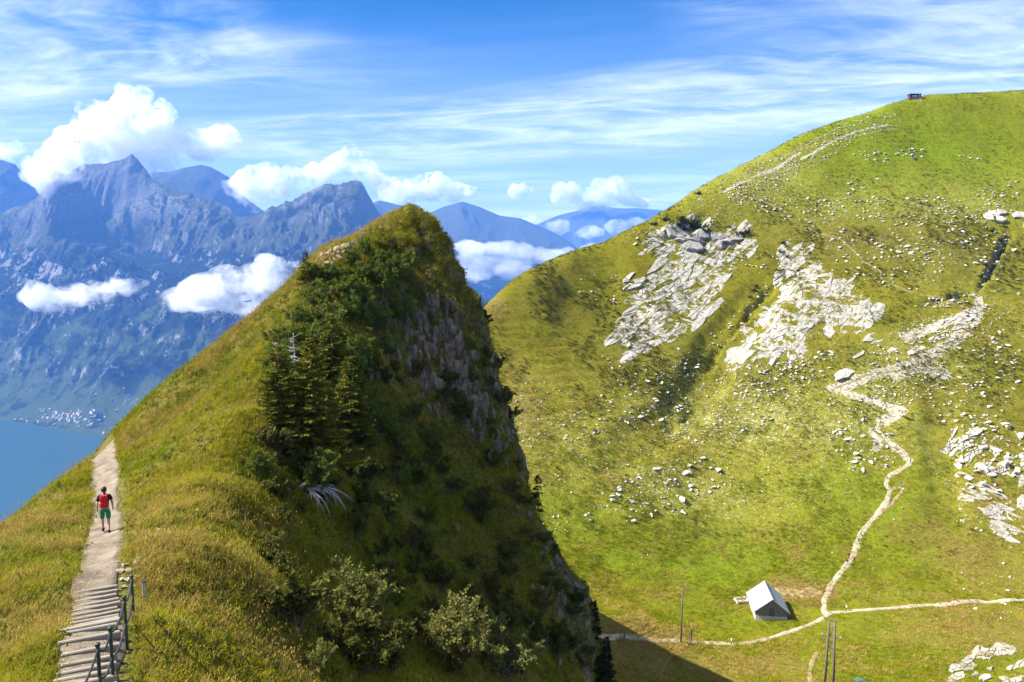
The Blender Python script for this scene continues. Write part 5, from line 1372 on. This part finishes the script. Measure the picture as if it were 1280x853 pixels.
def gen_spruce(h, seed, mat, spread=0.30, sp_=0.2, nb=7, thin=1.0):
    r_ = random.Random(seed); cr = TM(); z = 0.06 * h
    V, F = tube([(0, 0, -.5), (0.02 * h, 0, h * .5), (0, 0, h)], [.018 * h + .02, .010 * h + .015, .006], 7)
    tr = new_mesh('trunk', V, F, True); tr.materials.append(M_BARK)
    while z < h * 0.985:
        u = z / h; L0 = spread * h * (1 - u) ** 0.8 + 0.10
        for b in range(max(4, int(nb - 2 * u))):
            if r_.random() < 0.10: continue
            L = L0 * r_.uniform(0.65, 1.15); az = r_.uniform(0, 6.283)
            d = Vector((math.cos(az), math.sin(az), 0)); z0 = z + r_.uniform(-.5, .5) * sp_
            pts = [Vector((0, 0, z0)) + d * L * s + Vector((0, 0, (-0.30 * s + 0.26 * s * s + (0.25 * s if u > .75 else 0)) * L)) for s in np.linspace(0, 1, 6)]
            sd = Vector((-d.y, d.x, 0))
            n = max(4, int(L / 0.085 * thin))
            for k in range(n):
                s = (k + r_.random()) / n
                if s < 0.12: continue
                i = min(4, int(s * 5)); p = pts[i].lerp(pts[i + 1], s * 5 - i); ax = (pts[i + 1] - pts[i]).normalized()
                for sg in (-1, 1):
                    if r_.random() < .12: continue
                    tl = (0.34 * L * (1 - s) + 0.13) * r_.uniform(.6, 1.1); tl = min(tl, .5)
                    td = (ax * .75 + sd * sg * r_.uniform(.55, 1.0) + Vector((0, 0, r_.uniform(-.35, .15)))).normalized()
                    up = td.cross(ax).normalized()
                    m = max(1, int(tl / 0.14))
                    for j in range(m):
                        q = p + td * tl * j / m
                        fl = 0.042 + 0.030 * r_.random()
                        cr.blade(q, (td + rv(r_) * .22).normalized(), tl / m * 1.35, fl, (sd * sg * -.5 + ax + rv(r_) * .4).normalized())
                        cr.blade(q, (td + rv(r_) * .3).normalized(), tl / m * 1.2, fl * .8, (up + rv(r_) * .4).normalized())
            cr.blade(pts[-2], (pts[-1] - pts[-2]).normalized(), L * .25 + .05, .03, Vector((0, 0, 1)))
        z += sp_ * r_.uniform(.8, 1.2) * (1 - .35 * u)
    return tr, cr.mesh('crown', mat)
def gen_pine(h, w, seed, mat, stems=13, tufts=7, needle=.12, nn=13, lean=0.0, width=.011):
    r_ = random.Random(seed); cr = TM(); woods = []
    for s in range(stems):
        az = r_.uniform(0, 6.283); out = r_.uniform(.15, 1) * w
        d = Vector((math.cos(az) + lean, math.sin(az), 0)); top = h * r_.uniform(.55, 1.0) * (1 - .35 * out / w)
        pts = [Vector((0, 0, -.2)), d * out * .45 + Vector((0, 0, top * .22)), d * out * .8 + Vector((0, 0, top * .55)), d * out + Vector((0, 0, top))]
        woods.append(tube(pts, [.045, .035, .024, .01], 5))
        for k in range(tufts):
            u = r_.uniform(.30, 1.0); i = min(2, int(u * 3)); p = pts[i].lerp(pts[i + 1], u * 3 - i)
            dirv = (rv(r_) * .9 + d * .4 + Vector((0, 0, .55))).normalized()
            tip = p + dirv * r_.uniform(.10, .34) * (h ** .5)
            woods.append(tube([p, p.lerp(tip, .6) - Vector((0, 0, .02)), tip], [.014, .010, .006], 4))
            ax = (dirv + Vector((0, 0, .5))).normalized()
            for q in range(3):
                c = p.lerp(tip, .45 + .28 * q)
                for j in range(nn):
                    nd = (ax * r_.uniform(.3, 1.1) + rv(r_) * .85).normalized()
                    cr.blade(c, nd, needle * r_.uniform(.7, 1.2), width, nd.cross(rv(r_)).normalized())
    V, F = merge(woods); tr = new_mesh('trunk', V, F); tr.materials.append(M_BARK)
    return tr, cr.mesh('crown', mat)
def gen_bush(h, w, seed, mat, stems=20, leaves=2600, size=.045):
    r_ = random.Random(seed); cr = TM(); woods = []; segs = []
    for s in range(stems):
        az = r_.uniform(0, 6.283); o_ = r_.uniform(.1, 1.0) * w; top = h * r_.uniform(.6, 1.0) * (1 - .3 * (o_ / w) ** 2)
        d = Vector((math.cos(az), math.sin(az), 0))
        pts = [Vector((0, 0, -.15)), d * o_ * .35 + Vector((0, 0, top * .4)), d * o_ * .75 + Vector((0, 0, top * .75)), d * o_ + Vector((0, 0, top))]
        woods.append(tube(pts, [.03, .022, .014, .006], 5))
        for i in range(1, 3): segs.append((pts[i], pts[i + 1]))
        for k in range(7):
            i = r_.randrange(1, 3); p = pts[i].lerp(pts[i + 1], r_.random()); q = p + (rv(r_) + Vector((0, 0, .7)) + d * .5).normalized() * r_.uniform(.18, .38) * h * .6
            woods.append(tube([p, q], [.009, .004], 4)); segs.append((p, q))
    for k in range(leaves):
        a, b = r_.choice(segs); p = a.lerp(b, r_.random() ** .7) + rv(r_) * .05
        d = (rv(r_) + Vector((0, 0, .4))).normalized(); s = size * r_.uniform(.7, 1.3)
        cr.blade(p, d, s * 2, s * .55, d.cross(rv(r_)).normalized())
    V, F = merge(woods); tr = new_mesh('stems', V, F); tr.materials.append(M_BARK)
    return tr, cr.mesh('leaves', mat)
def plant(name, me_pair, loc, rotz, sc, label, cat, group=None, tilt=(0, 0), pn=('trunk', 'crown')):
    o = empty(name, tuple(loc), label, cat, group, rot=(tilt[0], tilt[1], rotz), scale=(sc, sc, sc) if not hasattr(sc, '__len__') else sc)
    for m, n in zip(me_pair, pn): link(n, m, None, o)
    return o
def onA(px, py, t=None):
    c, n = hitA(px, py)
    return c if c is not None else P(px, py, t or 62)
def pine_zone(px, py):
    return ('high under the summit grass of the near peak' if py < 345 and px > 430 else 'by the tan crest rocks of the near peak' if py < 375 and px < 432 else 'at the left edge of the thicket on the near peak' if px < 375 else 'beside the bare cliff of the near peak' if px > 465 else 'in the middle of the thicket under the summit' if py < 450 else 'among the spruces of the near peak')
def zone_of(px, py):
    a = 'under the tree clump' if px < 430 else 'in the middle' if px < 560 else 'toward the cliff edge'
    b = 'high on' if py < 560 else 'mid way on' if py < 710 else 'low on'
    return a + ', ' + b + ' the shaded near peak'
def trees():
    r_ = random.Random(21)
    sp = [gen_spruce(7.2, 1, M_SPRUCE, .33, .19, 8), gen_spruce(5.8, 2, M_SPRUCE, .36, .18, 8), gen_spruce(4.2, 3, M_SPRUCE, .34, .17)]
    plant('spruce_tree', sp[0], onA(392, 592), .4, 1.0, 'tall yellow green spruce on the shaded edge of the near peak', 'tree')
    plant('spruce_tree', sp[1], onA(440, 560), 2.2, 1.0, 'spruce standing right of the tallest spruce on the near peak', 'tree')
    plant('spruce_tree', sp[1], onA(350, 548), 4.0, .85, 'spruce at the left front of the tree clump on the near peak', 'tree')
    plant('spruce_tree', sp[2], onA(415, 480), 1.0, 1.1, 'small spruce in the upper part of the tree clump below the rocks', 'tree')
    plant('spruce_tree', sp[2], onA(383, 357, 66), 0.0, .62, 'little dark conifer on the left skyline of the near peak', 'tree')
    plant('spruce_tree', sp[2], onA(463, 465), 2.6, .75, 'small spruce right of the tree clump beside bare rock', 'tree')
    pn = [gen_pine(1.9, 1.3, 5, M_PINE, 16, 9, .20, 11, 0, .026), gen_pine(1.6, 1.5, 6, M_PINE, 16, 9, .20, 11, 0, .026), gen_pine(2.3, 1.2, 7, M_PINE, 16, 9, .20, 11, 0, .026)]
    for px, py, s in [(398, 384, 1.1), (425, 372, 1.2), (452, 352, 1.1), (476, 366, 1.1), (440, 402, 1.2), (408, 418, 1.2), (470, 412, 1.1), (500, 352, .9), (384, 432, 1.1), (360, 452, 1.0), (434, 445, 1.2), (503, 398, 1.0), (415, 350, .8), (468, 330, .8), (488, 338, .8), (372, 405, .8), (395, 455, 1.1), (455, 385, 1.1), (345, 480, .9), (482, 445, .9), (440, 330, .7), (350, 430, .9), (336, 505, 1.0), (372, 505, 1.1), (458, 500, 1.0), (425, 510, 1.1), (470, 540, 1.0), (405, 535, 1.1), (460, 460, 1.1), (520, 375, .8), (512, 335, .7), (392, 350, .8), (455, 318, .6), (365, 540, 1.1), (440, 470, 1.1)]:
        plant('mountain_pine', r_.choice(pn), onA(px, py), r_.uniform(0, 6), s * r_.uniform(.9, 1.15), 'bushy mountain pine ' + pine_zone(px, py), 'shrub', 'mountain pines ' + pine_zone(px, py))
    for px, py, s, lab in [(482, 648, .85, 'small bright pine right of the exposed grey roots'), (495, 555, 1.0, 'dark green pine shrub on the shaded face right of the spruces'), (540, 560, 1.0, 'pine shrub farthest right on the middle of the shaded face'), (500, 605, .8, 'low pine shrub below two others on the shaded face'), (322, 590, .7, 'low pine shrub in the grass left of the exposed roots')]:
        plant('mountain_pine', r_.choice(pn), onA(px, py), r_.uniform(0, 6), s, lab, 'shrub')
    # pine hanging over its washed-out roots
    c = onA(398, 622)
    o = plant('mountain_pine', gen_pine(2.6, 1.3, 44, M_PINE, 18, 11, .17, 12, 0, .02), c + Vector((.25, -.35, .45)), 0, .95, 'leaning pine above a fan of bare grey roots', 'tree')
    parts = []
    c, n = hitA(392, 618); n = Vector((.50, -.60, .62)).normalized(); c = c + n * .55; dn = (Vector((0, 0, -1)) + n * n.z).normalized(); sdv = n.cross(dn)
    if sdv.x < 0: sdv = -sdv
    L2 = lambda a, b, h: c + sdv * a + dn * b + n * h - o.location
    for i in range(22):
        a0 = r_.uniform(-.7, .1); a = r_.uniform(-.35, 1.15); L = r_.uniform(1.0, 2.3)
        pts = []
        for k in range(8):
            u = k / 7
            pts.append(L2(a0 + math.sin(a) * L * u + r_.uniform(-.05, .05), math.cos(a) * L * u * .9 - .1, .62 * math.sin(.35 + 2.5 * u) + .05 + r_.uniform(-.03, .03)) / .95)
        parts.append(tube(pts, [.055, .05, .042, .035, .028, .02, .014, .006], 6))
    for i in range(8):
        a0 = -1.5 + r_.uniform(-.4, .4)
        pts = [L2(a0 + .8, -.3, .4) / .95, L2(a0 + .3, -.2, .5) / .95, L2(a0, .15 + r_.uniform(-.1, .1), .4) / .95, L2(a0 + r_.uniform(-.15, .3), r_.uniform(.6, 1.1), .25) / .95]
        parts.append(tube(pts, [.07, .07, .05, .015], 6))
    V, F = merge(parts); link('roots', new_mesh('roots', V, F, True), flat('grey_root_wood', (.36, .33, .30), .9, .1, .35, 7), o)
    # bleached dead trees
    def snag(c, h, n, lab, seed):
        q = random.Random(seed); o = empty('dead_tree', tuple(c), lab, 'dead tree')
        V, F = tube([(0, 0, -.3), (.05, 0, h * .5), (.0, 0, h)], [.05, .035, .010], 6); link('trunk', new_mesh('trunk', V, F, True), M_DEAD, o)
        for i in range(n):
            z = h * q.uniform(.3, .98); a = q.uniform(0, 6.28); L = q.uniform(.25, .9) * (1.15 - z / h) + .12
            d = Vector((math.cos(a), math.sin(a), q.uniform(-.25, .35)))
            V, F = tube([Vector((0, 0, z)), Vector((0, 0, z)) + d * L * .6, Vector((0, 0, z)) + d * L + Vector((0, 0, .06))], [.02, .014, .005], 4); link('branch', new_mesh('branch', V, F), M_DEAD, o)
    snag(onA(368, 470), 2.8, 46, 'bare bleached dead conifer left in the tree clump', 1)
    snag(onA(346, 470), 2.2, 16, 'smaller bare dead conifer beside the taller bleached one', 2)
    snag(onA(450, 301, 68), 1.3, 9, 'thin dead stick on the skyline beside the tan rocks', 3)
    snag(onA(512, 470), 1.6, 8, 'thin grey dead sapling against the shaded rock face', 4)
    # leafy bushes low on the shaded side
    bu = [gen_bush(2.4, 1.25, 8, M_WILLOW, 26, 5600, .045), gen_bush(1.9, 1.2, 9, M_WILLOW, 24, 5000, .045)]
    plant('willow_bush', bu[0], onA(450, 806), 0, 1.4, 'pale leafy willow bush at the bottom centre of the shaded slope', 'bush', pn=('stems', 'leaves'))
    plant('willow_bush', bu[0], onA(572, 840), 2.1, 1.6, 'pale leafy willow bush right of the one at bottom centre', 'bush', pn=('stems', 'leaves'))
    plant('willow_bush', bu[1], onA(630, 850), 1.0, 1.8, 'spreading leafy bush farthest right along the bottom edge', 'bush', pn=('stems', 'leaves'))
    plant('willow_bush', bu[1], onA(340, 692), 3.0, .55, 'small round leafy bush left of the bare roots on the slope', 'bush', pn=('stems', 'leaves'))
    plant('willow_bush', bu[1], onA(395, 846), 4.0, .6, 'low leafy bush in the bottom left of the willow group', 'bush', pn=('stems', 'leaves'))
    sh = [gen_bush(1.1, .8, 12, M_SHRUB, 14, 1300, .065), gen_bush(.8, .9, 13, M_SHRUB, 14, 1300, .065), gen_bush(1.3, .7, 14, M_SHRUB, 12, 1300, .07)]
    for i in range(270):
        px, py = (r_.uniform(270, 735), r_.uniform(430, 853))
        c, n = hitA(px, py)
        if c is None or px < 330 - (py - 600) * .25 or c.x < -15 or (px < 430 and py > 630 and r_.random() < .8): continue
        sz = r_.uniform(.6, 1.45); zo = ('small ' if sz < .85 else 'middling ' if sz < 1.15 else 'broad ') + 'green shrub ' + zone_of(px, py)
        plant('low_shrub', r_.choice(sh), c, r_.uniform(0, 6), sz, zo, 'shrub', zo, pn=('stems', 'leaves'))
    # conifers along the right edge of the cliff, standing against the valley
    dk = [gen_spruce(7.2, 31, M_DARKPINE, .22, .2), gen_spruce(3.0, 32, M_DARKPINE, .24, .16, 5), gen_pine(1.6, .9, 33, M_DARKPINE, 12, 8, .2, 12, 0, .026)]
    def edge(px, py, t, pair, sc, lab, tilt=(0, 0)):
        plant('cliff_conifer', pair, P(px, py, t), .3, sc, lab, 'tree', tilt=tilt)
    edge(740, 866, 60, dk[0], 1.0, 'dark slender spruce at the foot of the cliff edge')
    edge(757, 878, 60, dk[0], .72, 'shorter dark spruce right of the slender one at the cliff foot')
    edge(727, 862, 60.8, dk[0], .6, 'dark spruce left of the slender one low on the cliff edge')
    edge(668, 640, 64.5, dk[1], 1.0, 'small dark conifer leaning out half way down the cliff edge', (0, .12))
    edge(600, 400, 71.4, dk[2], .75, 'dark pine tuft jutting from the cliff edge against the green hill', (0, .9))
    edge(721, 733, 62, dk[2], .5, 'tiny dark pine on the cliff edge above the spruces', (0, .4))
    # dwarf pines on the green hill
    hp = [gen_pine(2.6, 2.2, 51, M_DARKPINE, 16, 8, .26, 12, width=.035), gen_pine(2.0, 2.6, 52, M_DARKPINE, 16, 8, .26, 12, width=.035)]
    HP = [(848, 284, 1.0), (856, 280, 1.1), (866, 284, 1.0), (876, 286, 1.1), (882, 292, .9), (842, 288, .9), (852, 290, 1.0), (818, 281, .6), (833, 276, .7), (852, 274, .7), (926, 294, .8), (934, 292, .8), (872, 243, .6)]
    for px, py, s in HP:
        c, n = hitB(px, py)
        if c is None: continue
        plant('dwarf_pine', r_.choice(hp), c - Vector((0, 0, .3)), r_.uniform(0, 6), s * 1.5, 'dark dwarf pine above the broad limestone slab', 'shrub', 'dwarf pines above the broad limestone slab')
    for px, py, s in [(978, 304, .7), (976, 316, .8), (984, 322, .7), (942, 364, .7), (937, 372, .6), (945, 358, .6), (972, 338, .6)]:
        c, n = hitB(px, py)
        if c is None: continue
        plant('dwarf_pine', r_.choice(hp), c - Vector((0, 0, .3)), r_.uniform(0, 6), s, 'small dark pine along the gully between the two slabs', 'shrub', 'dwarf pines along the gully between the two slabs')
    for px, py, s in [(1240, 290, .8), (1250, 302, .9), (1244, 312, .7), (1232, 332, .8), (1226, 346, .8), (1240, 338, .6), (1256, 284, .6), (1224, 356, .6)]:
        c, n = hitB(px, py)
        if c is None: continue
        plant('dwarf_pine', r_.choice(hp), c - Vector((0, 0, .3)), r_.uniform(0, 6), s, 'dark dwarf pine beside the cleft at the right edge', 'shrub', 'dwarf pines beside the cleft at the right edge')
trees()

# tan broken rocks on the near peak's left crest
def crest_rocks():
    r_ = random.Random(9)
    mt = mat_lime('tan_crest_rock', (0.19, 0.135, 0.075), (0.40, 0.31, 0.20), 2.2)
    ms = [m.copy() for m in ROCKS]
    for m in ms: m.materials.clear(); m.materials.append(mt)
    c0 = onA(420, 314, 67)
    o = empty('rock_outcrop', tuple(c0), 'tan broken rock crest on the left shoulder of the near summit', 'rock outcrop')
    for i in range(90):
        px, py = in_ell(424, 318, 26, 13, -.35, r_) if i < 60 else in_ell(470, 290, 32, 6, -.55, r_)
        c, n = hitA(px, py)
        if c is None: continue
        s = r_.uniform(.2, .55) if i < 60 else r_.uniform(.12, .32)
        link('rock', r_.choice(ms), None, o, loc=c - c0, rot=(r_.uniform(-.6, .6), r_.uniform(-.6, .6), r_.uniform(0, 6)), scale=(s, s, s * 1.3))
crest_rocks()
# rock columns on the shaded cliff
def cliff_blocks():
    r_ = random.Random(19)
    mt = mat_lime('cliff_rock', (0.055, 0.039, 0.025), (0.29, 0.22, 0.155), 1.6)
    mesh = []
    for k in range(7):
        m = hull_rock(200 + k, 16, (.55, .55, 1.2)); m.materials.append(mt); mesh.append(m)
    c0 = onA(540, 470)
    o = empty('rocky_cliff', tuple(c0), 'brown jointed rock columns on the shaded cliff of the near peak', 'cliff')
    zones = [(545, 450, 38, 75, -.15, 170, .4, 1.0), (490, 460, 30, 40, .3, 40, .35, .8), (585, 470, 18, 90, -.15, 60, .4, 1.0), (620, 560, 16, 70, -.35, 40, .35, .9), (655, 650, 20, 80, -.4, 22, .3, .7), (690, 770, 20, 70, -.2, 20, .3, .7), (590, 620, 40, 60, 0, 20, .25, .5), (610, 760, 50, 60, 0, 16, .25, .5)]
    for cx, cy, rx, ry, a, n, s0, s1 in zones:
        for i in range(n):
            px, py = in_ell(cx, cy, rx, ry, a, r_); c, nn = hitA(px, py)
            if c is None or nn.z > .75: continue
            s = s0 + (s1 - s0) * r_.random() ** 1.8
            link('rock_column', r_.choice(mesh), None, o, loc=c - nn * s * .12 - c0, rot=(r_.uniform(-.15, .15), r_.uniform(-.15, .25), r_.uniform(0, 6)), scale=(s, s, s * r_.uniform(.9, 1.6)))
cliff_blocks()

# ------------------------------------------------------------------ grass (beyond counting)
def tuft_mesh(name, n, hgt, spread, width, seed, mat, bend=.5, seed_heads=0, leaf=False, segs=3):
    r_ = random.Random(seed); V, F = [], []
    for i in range(n):
        a = r_.uniform(0, 6.283); b = Vector((math.cos(a), math.sin(a), 0)); p = Vector((r_.uniform(-1, 1), r_.uniform(-1, 1), 0)) * spread * .5
        L = hgt * r_.uniform(.5, 1.0); k = bend * r_.uniform(.3, 1.3); sd = Vector((-b.y, b.x, 0)) * width * r_.uniform(.7, 1.2)
        i0 = len(V)
        for s in range(segs):
            u = s / segs; q = p + b * (k * L * u * u) + Vector((0, 0, L * u * (1 - .25 * k * u)))
            w = (1 - u) if not leaf else math.sin(math.pi * min(.95, u + .15))
            V += [q - sd * w, q + sd * w]
        V.append(p + b * (k * L) + Vector((0, 0, L * (1 - .25 * k))))
        for s in range(segs - 1): F.append((i0 + 2 * s, i0 + 2 * s + 1, i0 + 2 * s + 3, i0 + 2 * s + 2))
        F.append((i0 + 2 * segs - 2, i0 + 2 * segs - 1, i0 + 2 * segs))
        if i < seed_heads:
            q = V[-1]; j = len(V); e = Vector((b.x * .3, b.y * .3, 1)).normalized() * .07
            V += [q, q + e * .5 + sd * 1.6, q + e, q + e * .5 - sd * 1.6]; F.append((j, j + 1, j + 2, j + 3))
    me = new_mesh(name, [tuple(v) for v in V], F); me.materials.append(mat)
    return me
M_GRASS = mat_leaf('alpine_grass', (0.155, 0.165, 0.007), (0.285, 0.255, 0.014), (0.34, 0.27, 0.025), 0.25, 0.5)
M_GRASS_G = mat_leaf('green_grass', (0.105, 0.150, 0.007), (0.215, 0.245, 0.012), (0.24, 0.25, 0.016), 0.25, 0.6)
M_GRASS_D = mat_leaf('dry_grass', (0.2400, 0.1620, 0.0300), (0.3960, 0.2880, 0.0720), (0.4560, 0.3360, 0.1080), 0.3, 0.8)
M_HERB = mat_leaf('herb_leaves', (0.0490, 0.0840, 0.0140), (0.1260, 0.1540, 0.0252), (0.2240, 0.1260, 0.0280), 0.3, 1.2)
def scatter(name, pts, nrm, sizes, idx, variants, label, seed):
    g = np.random.default_rng(seed); n = len(pts)
    me = bpy.data.meshes.new(name); me.vertices.add(n); me.vertices.foreach_set('co', np.asarray(pts, np.float32).ravel())
    rot = np.zeros((n, 3), np.float32)
    # lean a little with the slope
    rot[:, 0] = -nrm[:, 1] * .45 + g.normal(0, .18, n); rot[:, 1] = nrm[:, 0] * .45 + g.normal(0, .18, n); rot[:, 2] = g.uniform(0, 6.283, n)
    a = me.attributes.new('rot', 'FLOAT_VECTOR', 'POINT'); a.data.foreach_set('vector', rot.ravel())
    a = me.attributes.new('size', 'FLOAT', 'POINT'); a.data.foreach_set('value', np.asarray(sizes, np.float32))
    a = me.attributes.new('pick', 'INT', 'POINT'); a.data.foreach_set('value', np.asarray(idx, np.int32))
    o = link(name, me, kind='stuff', label=label)
    cl = bpy.data.collections.new(name + '_kinds')
    for i, m in enumerate(variants):
        v = bpy.data.objects.new('%s_kind_%d' % (name, i), m); cl.objects.link(v)
    ng = bpy.data.node_groups.new(name, 'GeometryNodeTree')
    ng.interface.new_socket('Geometry', in_out='INPUT', socket_type='NodeSocketGeometry'); ng.interface.new_socket('Geometry', in_out='OUTPUT', socket_type='NodeSocketGeometry')
    N, L = ng.nodes, ng.links
    gi, go = N.new('NodeGroupInput'), N.new('NodeGroupOutput')
    ci = N.new('GeometryNodeCollectionInfo'); ci.inputs['Collection'].default_value = cl; ci.inputs['Separate Children'].default_value = True; ci.inputs['Reset Children'].default_value = True
    ip = N.new('GeometryNodeInstanceOnPoints'); ip.inputs['Pick Instance'].default_value = True
    def na(nm, ty):
        q = N.new('GeometryNodeInputNamedAttribute'); q.data_type = ty; q.inputs[0].default_value = nm; return q.outputs[0]
    L.new(gi.outputs[0], ip.inputs['Points']); L.new(ci.outputs[0], ip.inputs['Instance']); L.new(na('pick', 'INT'), ip.inputs['Instance Index'])
    L.new(na('rot', 'FLOAT_VECTOR'), ip.inputs['Rotation'])
    cx = N.new('ShaderNodeCombineXYZ'); s_ = na('size', 'FLOAT')
    for k in range(3): L.new(s_, cx.inputs[k])
    L.new(cx.outputs[0], ip.inputs['Scale']); L.new(ip.outputs[0], go.inputs[0])
    md = o.modifiers.new('scatter', 'NODES'); md.node_group = ng
    return o
def sample_grid(V, n, weight, g):
    """random points on a grid surface, weight per face"""
    a, b, c, d = V[:-1, :-1], V[:-1, 1:], V[1:, 1:], V[1:, :-1]
    cr = np.cross(c - a, d - b); ar = np.linalg.norm(cr, axis=-1) * .5
    w = (ar * weight).ravel(); w /= w.sum()
    k = g.choice(len(w), n, p=w)
    u, v = g.random(n)[:, None], g.random(n)[:, None]
    f = lambda q: q.reshape(-1, 3)[k]
    p = f(a) * (1 - u) * (1 - v) + f(b) * u * (1 - v) + f(c) * u * v + f(d) * (1 - u) * v
    nn = cr.reshape(-1, 3)[k]; nn = nn / np.linalg.norm(nn, axis=1, keepdims=True)
    nn[nn[:, 2] < 0] *= -1
    return p, nn, k
def grass_near():
    g = np.random.default_rng(3)
    V = VA; C = V[:-1, :-1]
    dist = np.linalg.norm(C, axis=-1)
    px, py = proj(C.reshape(-1, 3)); px = px.reshape(dist.shape); py = py.reshape(dist.shape)
    vis = (px > -60) & (px < 800) & (py > 200) & (py < 930) & (C[..., 1] > 9) & (C[..., 1] < 76)
    sl = slopeA[:-1, :-1]; dp = dpathA[:-1, :-1]
    wgt = vis * sstep(dp, 0.58, 0.80) * (1 - .80 * sstep(sl, 1.4, 2.6)) * (1.0 / np.maximum(dist, 14) ** 1.15)
    wgt = wgt * (0.4 + sstep(fbm(C[..., 0] / 1.7, C[..., 1] / 1.7, octaves=3), -.35, .25))
    n = 120000
    p, nn, k = sample_grid(V, n, wgt, g)
    d = np.linalg.norm(p, axis=1)
    shade = sstep(p[:, 0] + 12.0 - 0.05 * p[:, 1], -1.5, 3.0)        # right of the crest other plants grow
    zone_ = fbm(p[:, 0] / 3.0, p[:, 1] / 3.0, octaves=3) + g.normal(0, .25, n)
    dry = fbm(p[:, 0] / 6.0 + 40, p[:, 1] / 6.0, octaves=3) + g.normal(0, .25, n)
    idx = np.where(zone_ > .18, 1, np.where(dry > .34, 2, 0))
    idx = np.where(g.random(n) < .13 + .1 * shade, 3, idx)
    idx = np.where((g.random(n) < .05), 4, idx)
    edge = np.interp(dpathA[:-1, :-1].ravel()[k], [.5, 1.1], [.62, 1.0])
    size = g.uniform(.65, 1.25, n) * edge * (1 + .012 * np.maximum(d - 20, 0))
    vs = [tuft_mesh('t0', 16, .26, .30, .009, 1, M_GRASS, .9), tuft_mesh('t1', 15, .22, .30, .010, 2, M_GRASS_G, .8), tuft_mesh('t2', 15, .32, .26, .008, 3, M_GRASS_D, .7, 5), tuft_mesh('t3', 12, .17, .34, .030, 4, M_HERB, .8, 0, True), tuft_mesh('t4', 7, .46, .16, .006, 5, M_GRASS_D, .45, 6)]
    scatter('meadow_grass', p, nn, size, idx, vs, 'yellow green mountain grass covering the near peak', 5)
grass_near()
def hill_heath():
    g = np.random.default_rng(18); r_ = random.Random(4)
    V = VB.reshape(len(ysB), len(xsB), 3); C = V[:-1, :-1]
    px, py = proj(C.reshape(-1, 3)); d = np.linalg.norm(C, axis=-1); px = px.reshape(d.shape); py = py.reshape(d.shape)
    ol = np.empty(len(meB.vertices), np.float32); meB.attributes['olive'].data.foreach_get('value', ol); ol = ol.reshape(len(ysB), len(xsB))[:-1, :-1]
    w = ((px > 600) & (px < 1300) & (py < 700) & (C[..., 1] < 470)) * (.10 + ol) * sstep(fbm(C[..., 0] / 12, C[..., 1] / 12, octaves=4), -.1, .35)
    n = 9000; p, nn, k = sample_grid(V, n, w, g)
    vs = []
    for q in range(3):
        t = TM()
        for i in range(34):
            a = rv(r_); a.z = abs(a.z) * .7; b = a * r_.uniform(.15, .5); dd = (a + rv(r_) * .5).normalized()
            t.blade(b, dd, .26, .07, dd.cross(rv(r_)).normalized())
        vs.append(t.mesh('heath_kind', M_HEATH))
    scatter('dwarf_heath', p, nn, g.uniform(.5, 1.5, n), g.integers(0, 3, n), vs, 'dark low heath and alpenrose cushions dotted over the green hill', 9)
M_HEATH = mat_leaf('heath_leaves', (0.022, 0.032, 0.006), (0.065, 0.070, 0.010), (0.10, 0.075, 0.012), 0.2, 0.3)
hill_heath()
def grass_hill():
    g = np.random.default_rng(8)
    V = VB.reshape(len(ysB), len(xsB), 3); C = V[:-1, :-1]
    d = np.linalg.norm(C, axis=-1); px, py = proj(C.reshape(-1, 3)); px = px.reshape(d.shape); py = py.reshape(d.shape)
    vis = (px > 590) & (px < 1330) & (py < 890) & (C[..., 1] < 470)
    w = vis * (150.0 / d) ** 1.5 * (.25 + sstep(fbm(C[..., 0] / 9, C[..., 1] / 9, octaves=4), -.3, .3))
    n = 170000
    p, nn, k = sample_grid(V, n, w, g)
    dry = np.empty(len(meB.vertices), np.float32); meB.attributes['dry'].data.foreach_get('value', dry)
    dryg = dry.reshape(len(ysB), len(xsB))[:-1, :-1].ravel()[k]
    q = fbm(p[:, 0] / 7, p[:, 1] / 7, octaves=3) + g.normal(0, .3, n) + dryg * .8
    idx = np.where(q > .42, 2, np.where(q > 0.05, 0, 1))
    size = g.uniform(.4, 1.3, n)
    vs = [tuft_mesh('h0', 9, .50, .8, .06, 1, M_GRASS_H, 1.1, segs=2), tuft_mesh('h1', 9, .42, .8, .06, 2, M_GRASS_HG, 1.1, segs=2), tuft_mesh('h2', 9, .52, .7, .055, 3, M_GRASS_D, 1.0, segs=2)]
    scatter('hill_grass', p, nn, size, idx, vs, 'yellow green turf tussocks covering the green hill and valley floor', 6)
M_GRASS_H = mat_leaf('hill_grass', (0.160, 0.160, 0.003), (0.235, 0.215, 0.006), (0.26, 0.22, 0.012), 0.35, 0.08)
M_GRASS_HG = mat_leaf('hill_grass_green', (0.105, 0.135, 0.002), (0.175, 0.200, 0.004), (0.19, 0.205, 0.006), 0.35, 0.08)
grass_hill()
